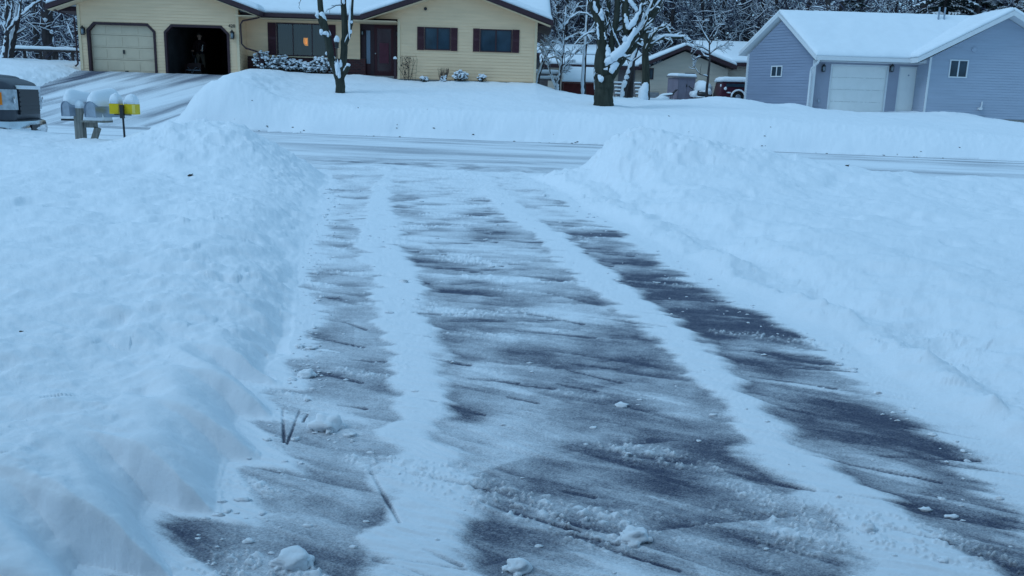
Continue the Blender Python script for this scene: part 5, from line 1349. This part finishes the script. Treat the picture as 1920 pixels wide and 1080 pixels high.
window(PH, a(1205, 128).x+.15, a(1226, 128).x, a(1225, 149).z, a(1225, 128).z, YP-.01, 'brown', .05)
window(PH, a(1284, 138).x, a(1303, 138).x, a(1293, 146).z, a(1293, 137).z, YP-.01, 'brown', .04)
m = MB(); p = a(1188, 184, YP+.7); m.box(p.x-.10, p.x+.02, YP+.72, YP+.79, 1.9, a(1188, 122).z); m.box(p.x-.95, p.x-.85, YP+.72, YP+.79, 1.9, a(1188, 122).z); m.box(p.x-.85, p.x-.1, YP+.74, YP+.78, 2.2, 4.1); m.build('back_door', M['house_far'], PH)
m = MB(); p = a(1390, 104, YP+2); m.tube([(p.x, YP+1, p.z-.2), (p.x-.1, YP+1, p.z+.12), (p.x+.1, YP+1, p.z+.2)], .05, 6); m.build('roof_pipe', M['galv'], PH)
m = MB(); p0_ = a(1224, 178); m.box(p0_.x-.28, p0_.x+.3, YP-.35, YP-.02, p0_.z-.2, p0_.z+.14); mo = m.build('cellar_hatch', M['grey_step'], PH)
# two flights of steps
def steps(px, py, Y, w, label):
    p = at(px, py, Y); zg = gz(p.x, Y); T = thing('porch_steps', (p.x, Y, zg), label, 'steps'); s_ = MB(); m = MB()
    for k in range(4):
        z = zg+.02+k*.20; m.box(p.x-w/2, p.x+w/2, Y+k*.25, Y+k*.25+.28, z+.10, z+.16)
        s_.cap([(p.x-w/2, Y+k*.25, z+.161), (p.x+w/2, Y+k*.25, z+.161), (p.x+w/2, Y+k*.25+.27, z+.161), (p.x-w/2, Y+k*.25+.27, z+.161)], .07, edge=.07, n=4, k=3, seed=k)
    m.build('tread', M['house_far'], T)
    m = MB()
    for sg in (-1, 1): m.beam((p.x+sg*w/2, Y, zg), (p.x+sg*w/2, Y+1.05, zg+.85), .05, .2)
    m.build('stringer', M['house_far'], T); s_.build('step_snow', M['snow'], T, True)
steps(1161, 178, 48.4, .5, 'snow covered steps left of the leaning snowy trunk')
steps(1198, 180, 48.4, .4, 'snow covered steps left of the thick mossy tree')
# snow heap by the thick tree
h_ = at(1206, 186, 39.6); m = MB(); zz = gz(h_.x, 39.6)
m.blob((h_.x, 39.6, zz+.12), .26, .25, .42, 4, .15); m.blob((h_.x+.05, 39.6, zz+.45), .17, .2, .30, 5, .15)
tag(m.build('snow_heap', M['tree_snow'], None, True), 'tall narrow heap of snow at the foot of the thick mossy tree', 'snow heap')
m = MB(); h2 = at(1215, 190, 39.5); m.tube([(h2.x, 39.5, gz(h2.x, 39.5)-.1), (h2.x+.02, 39.5, gz(h2.x, 39.5)+.32)], [.05, .04], 8)
tag(m.build('stake', M['dark_bark'], None), 'short dark stake beside the snow heap', 'stake')
# mauve storage shed
SY = 47.5; x0 = at(1254, 178, SY).x; x1 = at(1302, 182, SY).x; xm = at(1268, 180, SY).x; zb_ = gz(x0, SY)-.1; zt = at(1280, 146, SY).z
SH = thing('storage_shed', ((x0+x1)/2, SY, zb_), 'grey mauve plastic storage shed with snow on its flat roof', 'shed')
m = MB(); m.add([(xm, SY-.3, zb_), (x1, SY, zb_), (x1+.2, SY+1.1, zb_), (x0, SY+.6, zb_), (xm, SY-.3, zt), (x1, SY, zt), (x1+.2, SY+1.1, zt), (x0, SY+.6, zt)], [(0, 3, 2, 1), (4, 5, 6, 7), (0, 1, 5, 4), (1, 2, 6, 5), (2, 3, 7, 6), (3, 0, 4, 7)])
so = m.build('body', M['shed_plastic'], SH)
m = MB(); 
for f0, f1 in ((.05, .48), (.52, .95)):
    pa = Vector((xm, SY-.3, 0)).lerp(Vector((x1, SY, 0)), f0); pb_ = Vector((xm, SY-.3, 0)).lerp(Vector((x1, SY, 0)), f1)
    m.add([(pa.x, pa.y-.02, zb_+.1), (pb_.x, pb_.y-.02, zb_+.1), (pb_.x, pb_.y-.02, zt-.12), (pa.x, pa.y-.02, zt-.12), (pa.x, pa.y+.01, zb_+.1), (pb_.x, pb_.y+.01, zb_+.1), (pb_.x, pb_.y+.01, zt-.12), (pa.x, pa.y+.01, zt-.12)], [(0, 1, 2, 3), (0, 4, 5, 1), (1, 5, 6, 2), (2, 6, 7, 3), (3, 7, 4, 0)])
m.build('door', M['shed_plastic'], SH)
m = MB(); m.slab([(xm-.08, SY-.4, zt+.06), (x1+.06, SY-.08, zt+.05), (x1+.28, SY+1.2, zt+.1), (x0-.08, SY+.65, zt+.1)], .07); lo = m.build('lid', M['house_far'], SH)
m = MB(); m.cap([(xm-.06, SY-.38, zt+.063), (x1+.04, SY-.06, zt+.053), (x1+.26, SY+1.18, zt+.102), (x0-.06, SY+.63, zt+.102)], .16, edge=.14, n=6, k=6, seed=9); m.build('roof_snow', M['snow'], lo, True)
m = MB(); hx = (xm+x1)/2; m.box(hx-.03, hx+.03, SY-.22, SY-.16, zb_+.75, zb_+.87); m.build('latch', M['black'], SH)
# snow covered garden chair heap
p = at(1252, 181, 46.8); zz = gz(p.x, 46.8)
CH = thing('lounge_chair', (p.x, 46.8, zz), 'low garden lounge chair buried in snow before the mauve shed', 'chair')
m = MB(); m.beam((p.x-.4, 46.8, zz+.12), (p.x+.3, 46.8, zz+.25), .5, .04); m.beam((p.x+.2, 46.8, zz+.25), (p.x+.45, 46.8, zz+.52), .5, .04); m.build('frame', M['black'], CH)
m = MB()
for dx in (-.35, .2):
    for dy in (-.22, .22): m.tube([(p.x+dx, 46.8+dy, zz-.1), (p.x+dx, 46.8+dy, zz+.2)], .018, 5)
m.build('leg', M['black'], CH)
m = MB(); m.cap([(p.x-.45, 46.55, zz+.14), (p.x+.25, 46.55, zz+.27), (p.x+.25, 47.05, zz+.27), (p.x-.45, 47.05, zz+.14)], .10, n=5, k=4, amp=.5); m.blob((p.x-.35, 46.5, zz+.03), .35, .3, .14, 3); m.build('chair_snow', M['snow'], CH, True)
# snow covered snowmobile-like sled on a low trailer
TY_ = 46.5; p = at(1320, 186, TY_); zz = gz(p.x, TY_)
TL = thing('flat_trailer', (p.x, TY_, zz), 'low dark flat trailer in the snow behind the young tree', 'trailer')
xl_, xr_ = at(1306, 186, TY_).x, at(1341, 186, TY_).x; zt_ = at(1320, 183, TY_).z
m = MB(); m.box(xl_, xr_, TY_, TY_+1.6, zt_-.12, zt_); m.build('deck', M['black'], TL)
m = MB(); m.cap([(xl_, TY_, zt_+.002), (xr_, TY_, zt_+.002), (xr_, TY_+1.6, zt_+.002), (xl_, TY_+1.6, zt_+.002)], .07, n=5, k=4); m.build('deck_snow', M['snow'], TL, True)
for xx in (xl_+.2, xr_-.2):
    m = MB(); m.lathe((xx, TY_+.1, zt_-.15), [(.05, -.06), (.17, -.06), (.18, 0), (.17, .06), (.05, .06)], 12, axis='y'); m.build('wheel', M['tyre'], TL)
p = at(1317, 182, TY_+.8); SM = thing('covered_machine', (p.x, TY_+.8, zt_), 'hump backed machine buried under snow on the flat trailer', 'vehicle')
m = MB(); m.blob((p.x, TY_+.8, zt_+.32), .42, .6, .30, 8, .1); m.blob((p.x-.1, TY_+.5, zt_+.18), .45, .5, .16, 9, .1); m.box(p.x-.35, p.x+.42, TY_+.35, TY_+1.2, zt_+.08, zt_+.22); m.build('body', M['black'], SM, True)
m = MB(); m.blob((p.x, TY_+.85, zt_+.48), .50, .62, .40, 8, .14); m.blob((p.x-.45, TY_+.7, zt_+.18), .30, .5, .2, 12, .2); m.blob((p.x+.1, TY_+.4, zt_+.28), .34, .3, .2, 14, .2); m.build('machine_snow', M['snow'], SM, True)
m = MB(); m.tube([(p.x-.5, TY_+.5, zt_+.35), (p.x-.78, TY_+.45, zt_+.52), (p.x-.85, TY_+.45, zt_+.60)], .03, 6); m.build('handlebar', M['black'], SM)
# wine red van half behind the blue house
VY = 46; vx0 = at(1349, 190, VY).x; zg = gz(vx0, VY); zt_ = at(1360, 152, VY).z
VN = thing('red_van', (vx0+2, VY, zg), 'wine red van with a snow covered roof half hidden by the blue house', 'van')
m = MB(); m.add([(vx0-.02, VY, zg+.2), (vx0+4.2, VY, zg+.2), (vx0+4.2, VY+1.8, zg+.2), (vx0-.02, VY+1.8, zg+.2), (vx0+.12, VY+.08, zt_), (vx0+4.1, VY+.08, zt_), (vx0+4.1, VY+1.7, zt_), (vx0+.12, VY+1.7, zt_)], [(0, 3, 2, 1), (4, 5, 6, 7), (0, 1, 5, 4), (1, 2, 6, 5), (2, 3, 7, 6), (3, 0, 4, 7)])
vb = m.build('body', M['red_van'], VN); md = vb.modifiers.new('edge', 'BEVEL'); md.width = .08; md.segments = 3
m = MB(); m.cap([(vx0+.02, VY, zt_-.02), (vx0+4.1, VY, zt_-.02), (vx0+4.1, VY+1.75, zt_-.02), (vx0+.02, VY+1.75, zt_-.02)], .26, edge=.2, n=10, k=6); m.build('roof_snow', M['snow'], VN, True)
m = MB(); m.box(vx0+.3, vx0+1.5, VY-.0+.02, VY+.1, zg+.75, zt_-.12); m.build('side_window', M['glass_dark'], VN)
for wx in (at(1383, 185, VY).x, vx0+3.3):
    m = MB(); m.lathe((wx, VY+.02, zg+.24), [(.12, -.10), (.25, -.10), (.28, -.06), (.28, .1)], 18, axis='y'); wo = m.build('wheel', M['tyre'], VN)
    m = MB(); m.lathe((wx, VY+.02, zg+.24), [(.02, -.12), (.12, -.11), (.15, -.09)], 14, axis='y'); m.build('rim', M['galv'], wo)
    m = MB(); P = [(wx+.36*math.cos(t_), VY-.06, zg+.24+.36*math.sin(t_)) for t_ in [math.pi*i/8 for i in range(9)]]; m.tube(P, [.035]+[.05]*7+[.035], 6); m.build('arch_snow', M['snow'], VN, True)
m = MB(); p = at(1360, 166, VY); m.blob((p.x, VY-.02, p.z), .08, .05, .08, 2); m.blob((p.x+.2, VY-.02, p.z-.2), .12, .04, .03, 3); m.blob((p.x-.25, VY-.02, p.z+.15), .04, .03, .06, 4); m.build('snow_spot', M['snow'], VN, True)
# dark red shed with a great slab of snow
RY = 45; x0 = at(1057, 160, RY).x; x1 = at(1135, 160, RY).x; zlow = at(1080, 156, RY).z; zg = gz(x0, RY)-.4
RS = thing('red_shed', ((x0+x1)/2, RY, zg), 'low dark red shed under a broad snow slope behind the slim trees', 'shed')
m = MB(); m.box(x0, x1, RY, RY+2.6, zg, zlow)
m.add([(x0, RY+.0, zlow), (x0, RY+2.6, zlow), (x0, RY+1.7, zlow+.9)], [(0, 1, 2)])
m.build('wall', M['red_shed'], RS)
m = MB(); zt_ = at(1080, 124, RY+1.7).z
m.slab([(x0-.1, RY-.15, zlow+.06), (x1+.1, RY-.15, zlow+.06), (x1+.1, RY+1.7, zt_-.15), (x0-.1, RY+1.7, zt_-.15)], .06); ro = m.build('roof', M['red_shed'], RS)
m = MB(); m.cap([(x0-.1, RY-.15, zlow+.062), (x1+.1, RY-.15, zlow+.062), (x1+.1, RY+1.7, zt_-.148), (x0-.1, RY+1.7, zt_-.148)], .16, edge=.12, n=12, k=8, amp=.06); m.build('roof_snow', M['snow'], ro, True)
m = MB()
for k in range(9): xx = x0+(x1-x0)*(k+.5)/9; m.box(xx-.012, xx+.012, RY-.012, RY, zg, zlow)
m.build('batten', M['red_shed'], RS)
# far grey-brown house
HY = 53; x0 = at(990, 150, HY).x; x1 = at(1150, 150, HY).x; zt_ = at(1040, 104, HY).z
FH = thing('far_house', ((x0+x1)/2, HY, 2.2), 'grey brown house with a snowy roof seen through the many stemmed tree', 'house')
m = MB(); siding(m, (x0, HY), (x1, HY), 2.0, zt_); siding(m, (x0, HY+7), (x0, HY), 2.0, zt_, out=(-1, 0, 0)); m.build('wall', M['house_far'], FH)
m = MB(); q_ = [(x0-.4, HY-.5, zt_+.08), (x1+.4, HY-.5, zt_+.08), (x1+.4, HY+4, zt_+.75), (x0-.4, HY+4, zt_+.75)]; m.slab(q_, .18); ro = m.build('roof', M['brown'], FH)
m = MB(); m.cap([(v[0], v[1], v[2]+.01) for v in q_], .22, edge=.18, n=16, k=8, seed=3); m.build('roof_snow', M['snow'], ro, True)
window(FH, at(1028, 120, HY).x, at(1040, 120, HY).x, at(1033, 134, HY).z, at(1033, 114, HY).z, HY-.01, 'brown', .05); window(FH, at(1100, 120, HY).x, at(1112, 120, HY).x, at(1106, 132, HY).z, at(1106, 116, HY).z, HY-.01, 'brown', .05)
# picnic table in the snow between far house and tree
p = at(1022, 148, 47); zz = gz(p.x, 47)
PT = thing('picnic_table', (p.x, 47, zz), 'dark picnic table with snow on its top and benches near the yellow house corner', 'table')
m = MB(); m.box(p.x-.8, p.x+.8, 47, 47.7, zz+.68, zz+.73); m.build('tabletop', M['house_far'], PT)
for yy in (46.6, 47.9):
    m = MB(); m.box(p.x-.8, p.x+.8, yy, yy+.28, zz+.40, zz+.45); bo = m.build('bench', M['house_far'], PT)
    m = MB(); m.cap([(p.x-.8, yy, zz+.452), (p.x+.8, yy, zz+.452), (p.x+.8, yy+.28, zz+.452), (p.x-.8, yy+.28, zz+.452)], .16, n=5, k=3); m.build('bench_snow', M['snow'], bo, True)
m = MB(); m.cap([(p.x-.8, 47, zz+.732), (p.x+.8, 47, zz+.732), (p.x+.8, 47.7, zz+.732), (p.x-.8, 47.7, zz+.732)], .22, n=6, k=4); m.build('table_snow', M['snow'], PT, True)
for sx in (-.6, .6):
    m = MB(); m.beam((p.x+sx, 46.7, zz-.2), (p.x+sx, 47.35, zz+.7), .06, .08); m.beam((p.x+sx, 48.0, zz-.2), (p.x+sx, 47.35, zz+.7), .06, .08); m.build('leg', M['house_far'], PT)
# rail fence at the left
FYv = 41.5; a0 = at(28, 91, FYv); a1 = at(150, 95, FYv)
RFn = thing('rail_fence', ((a0.x+a1.x)/2, FYv, a0.z-1), 'single rail fence piled with snow left of the yellow house', 'fence')
m = MB(); m.beam((a0.x, FYv, a0.z-.05), (a1.x, FYv, a1.z-.05), .10, .10); m.build('rail', M['dark_bark'], RFn)
for k in range(4):
    xx = a0.x+.4+(a1.x-a0.x-.8)*k/3; m = MB(); m.beam((xx, FYv+.07, gz(xx, FYv)-.3), (xx, FYv+.07, a0.z), .10, .10); m.build('post', M['dark_bark'], RFn)
m = MB(); m.cap([(a0.x, FYv-.06, a0.z), (a1.x, FYv-.06, a1.z), (a1.x, FYv+.06, a1.z), (a0.x, FYv+.06, a0.z)], .13, edge=.06, n=24, k=2, amp=.35); m.build('rail_snow', M['snow'], RFn, True)

# ---------------------------------------------------------------- person with a snow blower in the open garage
def skin_body(name, verts, edges, radii, mat_, parent, sub=2, faces_mat=None):
    me = bpy.data.meshes.new(name); me.from_pydata(verts, edges, []); o = bpy.data.objects.new(name, me); COL.objects.link(o)
    md = o.modifiers.new('skin', 'SKIN'); me.skin_vertices if hasattr(me, 'skin_vertices') else None
    if not me.skin_vertices:
        bpy.context.view_layer.objects.active = o; bpy.ops.mesh.customdata_skin_add()
    for i, r in enumerate(radii):
        sv = me.skin_vertices[0].data[i]; sv.radius = (r, r) if not isinstance(r, tuple) else r
    me.skin_vertices[0].data[0].use_root = True
    s = o.modifiers.new('sub', 'SUBSURF'); s.levels = sub; s.render_levels = sub
    bpy.context.view_layer.update()
    ev_ = o.evaluated_get(bpy.context.evaluated_depsgraph_get()); nm = bpy.data.meshes.new_from_object(ev_)
    o.modifiers.clear(); o.data = nm; o.parent = parent
    nm.materials.clear()
    for mm in (mat_ if isinstance(mat_, list) else [mat_]): nm.materials.append(mm)
    if faces_mat:
        for f in nm.polygons: f.material_index = faces_mat(f.center)
    for f in nm.polygons: f.use_smooth = True
    return o
pp_ = at(377, 133, 39.3); PX, PYY, PZ = pp_.x, 39.3, 2.42
P = thing('person', (PX, PYY, PZ), 'person in dark jacket and tan trousers standing in the open garage doorway', 'person')
V = [(0, 0, .98), (0, 0, 1.15), (0, .0, 1.38), (0, .0, 1.50), (0, -.01, 1.60), (0, -.02, 1.70), (0, -.02, 1.79),
     (.19, 0, 1.46), (.27, -.02, 1.20), (.22, -.24, 1.08), (.20, -.32, 1.08), (-.19, 0, 1.46), (-.27, -.02, 1.20), (-.22, -.22, 1.05), (-.20, -.30, 1.05),
     (.10, 0, .90), (.14, -.01, .50), (.15, .01, .10), (.15, -.10, .04), (.15, -.17, .035), (-.10, 0, .90), (-.14, -.01, .50), (-.15, .01, .10), (-.15, -.10, .04), (-.15, -.17, .035)]
Rr = [(.19, .13), (.19, .13), (.20, .13), .075, .06, .098, .085, .075, .058, .042, .035, .075, .058, .042, .035, .105, .078, .06, .05, .04, .105, .078, .06, .05, .04]
Eg = [(0, 1), (1, 2), (2, 3), (3, 4), (4, 5), (5, 6), (2, 7), (7, 8), (8, 9), (9, 10), (2, 11), (11, 12), (12, 13), (13, 14), (0, 15), (15, 16), (16, 17), (17, 18), (18, 19), (0, 20), (20, 21), (21, 22), (22, 23), (23, 24)]
ni = len(V)
for sg, bi in ((1, 10), (-1, 14)):
    bx_, by_, bz_ = V[bi]
    for k in range(4):
        dx = (k-1.5)*.021; L = (.034, .038, .036, .028)[k]
        V += [(bx_+dx, by_-.05, bz_+.012), (bx_+dx, by_-.05-L, bz_), (bx_+dx, by_-.06-L, bz_-.03)]; Rr += [.010, .009, .008]
        Eg += [(bi, ni), (ni, ni+1), (ni+1, ni+2)]; ni += 3
    V += [(bx_-sg*.035, by_-.03, bz_+.01), (bx_-sg*.045, by_-.065, bz_+.005)]; Rr += [.011, .009]; Eg += [(bi, ni), (ni, ni+1)]; ni += 2
def fm(c):
    if c.z > 1.55: return 2
    if c.y < -.27 and c.z > .8: return 2
    if c.z > .93: return 0
    if c.z < .13: return 3
    return 1
skin_body('body', V, Eg, Rr, [M['jacket'], M['trousers'], M['skin'], M['black']], P, 2, fm)
m = MB(); m.blob((PX, PYY+.01, PZ+1.78), .105, .115, .09, 2, .06, 12, 8); m.build('hair', M['hair'], P, True)
m = MB(); m.blob((PX, PYY-.125, PZ+1.69), .014, .022, .026, 1, .0, 8, 6); m.build('nose', M['skin'], P, True)
for sg in (-1, 1):
    m = MB(); m.blob((PX+sg*.036, PYY-.105, PZ+1.725), .012, .008, .009, 1, 0, 8, 6); m.build('eye', M['dark'], P, True)
    m = MB(); m.blob((PX+sg*.10, PYY-.01, PZ+1.70), .014, .022, .034, 1, 0, 8, 6); m.build('ear', M['skin'], P, True)
m = MB(); m.blob((PX, PYY-.108, PZ+1.65), .028, .008, .007, 1, 0, 8, 5); m.build('mouth', M['maroon'], P, True)
m = MB(); m.tube([(PX-.17, PYY-.10, PZ+1.40), (PX, PYY-.15, PZ+1.36), (PX+.17, PYY-.10, PZ+1.40)], .012, 6); m.tube([(PX, PYY-.145, PZ+1.36), (PX, PYY-.15, PZ+.98)], .007, 5); m.build('jacket_zip', M['black'], P)
# tool in the right-hand hand, a pale handle
c = MB(); hx, hy, hz = PX+.22, PYY-.38, PZ+1.08
c.tube([(hx, hy, hz-.05), (hx+.02, hy, hz+.10), (hx+.05, hy, hz+.24)], [.03, .018, .022], 8)
tag(c.build('pale_tool', M['bright'], None, True), 'short pale tool held up by the person in the garage', 'tool')
SB = thing('snow_blower', (PX, PYY-.75, PZ), 'small snow blower standing on the garage floor before the person', 'snow blower')
m = MB(); sx, sy, sz = PX, PYY-.85, PZ
m.poly([(sx-.33, sz+.03), (sx+.33, sz+.03), (sx+.33, sz+.46), (sx+.22, sz+.52), (sx-.22, sz+.52), (sx-.33, sz+.46)], sy+.12, sy+.28); m.box(sx-.35, sx-.33, sy-.12, sy+.28, sz+.02, sz+.46); m.box(sx+.33, sx+.35, sy-.12, sy+.28, sz+.02, sz+.46)
m.build('auger_housing', M['blower'], SB)
m = MB(); m.tube([(sx-.33, sy+.02, sz+.2), (sx+.33, sy+.02, sz+.2)], .03, 8)
for k in range(9): m.tube([(sx-.30+k*.07, sy+.02+.13*math.sin(k), sz+.2+.13*math.cos(k)), (sx-.27+k*.07, sy+.02+.13*math.sin(k+1), sz+.2+.13*math.cos(k+1))], .016, 5)
m.build('auger', M['galv'], SB)
m = MB(); m.tube([(sx, sy+.25, sz+.5), (sx, sy+.25, sz+.72), (sx-.06, sy+.18, sz+.82)], [.07, .065, .075], 10); m.build('chute', M['black'], SB)
m = MB(); m.box(sx-.17, sx+.17, sy+.3, sy+.6, sz+.2, sz+.5); m.build('engine', M['black'], SB)
for sg in (-1, 1):
    m = MB(); m.lathe((sx+sg*.26, sy+.45, sz+.18), [(.05, -.05), (.17, -.05), (.18, 0), (.17, .05), (.05, .05)], 14, axis='x'); m.build('wheel', M['tyre'], SB)
m = MB()
for sg in (-1, 1): m.tube([(sx+sg*.2, sy+.5, sz+.4), (sx+sg*.23, sy+.52, sz+.98)], .013, 6)
m.tube([(sx-.23, sy+.52, sz+.98), (sx+.23, sy+.52, sz+.98)], .016, 6); m.build('handlebar', M['black'], SB)

# ---------------------------------------------------------------- loose snow and litter
def clods():
    rg = random.Random(12)
    big = [(575, 707, .04, 'round snow clod at the left edge of the cleared driveway'), (548, 1062, .05, 'biggest loose snow clod at the bottom left of the driveway'), (1190, 1015, .045, 'crumbly snow lump in the middle lane near the bottom edge'),
           (612, 806, .06, 'large crumbly snow lump beside the V shaped scratches'), (970, 1072, .035, 'snow clod at the bottom edge beside the left snow strip'), (1622, 1002, .03, 'snow lump on the right hand snow strip near the bottom')]
    for px, py, r, lb in big:
        d = FW+RT*((px-960)/FPX)+UP*((540-py)/FPX); t_ = -EYE/(d.z-.02*d.y); x, y = d.x*t_, d.y*t_; z = gz(x, y)
        m = MB(); m.blob((x, y, z+r*.35), r*1.15, r, r*.7, px, .3, 18, 12)
        for k in range(9): a_ = rg.uniform(0, 6.28); rr = r*rg.uniform(.2, .45); m.blob((x+math.cos(a_)*r*1.1, y+math.sin(a_)*r, z+rr*.3), rr, rr, rr*.7, k+px, .35, 9, 6)
        tag(m.build('snow_clod', M['snow'], None, True), lb, 'snow clod')
    n = 520; xs = []; ys = []; rs = []
    for k in range(n):
        y = 2.5+10.5*rg.random()**1.6; l0 = float(np.interp(y, TY, TXL)); r0 = float(np.interp(y, TY, TXR))
        if rg.random() < .40: x = l0+abs(rg.gauss(0, .16))+.02
        elif rg.random() < .4: x = r0-abs(rg.gauss(0, .22))
        else: x = rg.uniform(l0, r0)
        xs.append(x); ys.append(y); rs.append(min(.022, .004+rg.expovariate(1/.0035))*(1+.03*y))
    zs, _, _ = terrain(np.array(xs), np.array(ys)); m = MB()
    for k in range(n):
        r = rs[k]; m.blob((xs[k], ys[k], zs[k]+r*.15), r*rg.uniform(.8, 1.9), r*rg.uniform(.7, 1.2), r*.55, k, .45, 8, 6)
    tag(m.build('snow_crumbs', M['snow'], None, True), 'scattered snow crumbs all over the scraped driveway', 'snow crumbs', kind='stuff')
    m = MB()
    for (px, py, Y_) in ((357, 330, 0), (1588, 312, 0), (40, 625, 0)):
        d = FW+RT*((px-960)/FPX)+UP*((540-py)/FPX); t_ = 1
        for s_ in range(400):
            t_ = 2+s_*.05; p = Vector((0, 0, EYE))+d*t_
            if p.z < gz(p.x, p.y): break
        k_ = .3 if px == 40 else .8; m.blob((p.x, p.y, p.z+.01), .045*k_, .03*k_, .02*k_, px, .4, 7, 5); m.tube([p, p+Vector((.05, .0, .05))*k_], .003*k_, 4)
        o = m.build('dead_leaf', M['debris'], None); m = MB()
        tag(o, {357: 'dark dead leaf on the left snow bank below the mailboxes', 1588: 'dark leaf on the snow beside the street at the right', 40: 'small dark speck of bark on the left snow field'}[px], 'leaf')
    rg2 = random.Random(9); m = MB()
    for k in range(60):
        x = rg2.uniform(-9, 14); y = float(street_far(x))+rg2.uniform(-.25, .35)*(1 if rg2.random() < .75 else 3); r = rg2.uniform(.008, .028)
        m.blob((x, y, gz(x, y)+r*.2), r*1.5, r, r*.5, k, .4, 6, 4)
    tag(m.build('road_debris', M['debris'], None), 'specks of bark and grit along the far edge of the street', 'debris', kind='stuff')
clods()


# unseen house block added behind the camera to shade the near snow
OG = thing('unseen_shade_house', (0, -3, 0), 'unseen two storey house added behind the photographer to shade the near snow', 'house')
m = MB(); m.box(-7, 7.5, -8, -.9, -.3, 5.4); m.build('wall', M['brown'], OG)
m = MB(); m.slab([(-7.6, -.3, 5.5), (8.1, -.3, 5.5), (8.1, -4.4, 7.5), (-7.6, -4.4, 7.5)], .15); m.slab([(-7.6, -4.4, 7.5), (8.1, -4.4, 7.5), (8.1, -8.6, 5.5), (-7.6, -8.6, 5.5)], .15); m.build('roof', M['house_far'], OG)
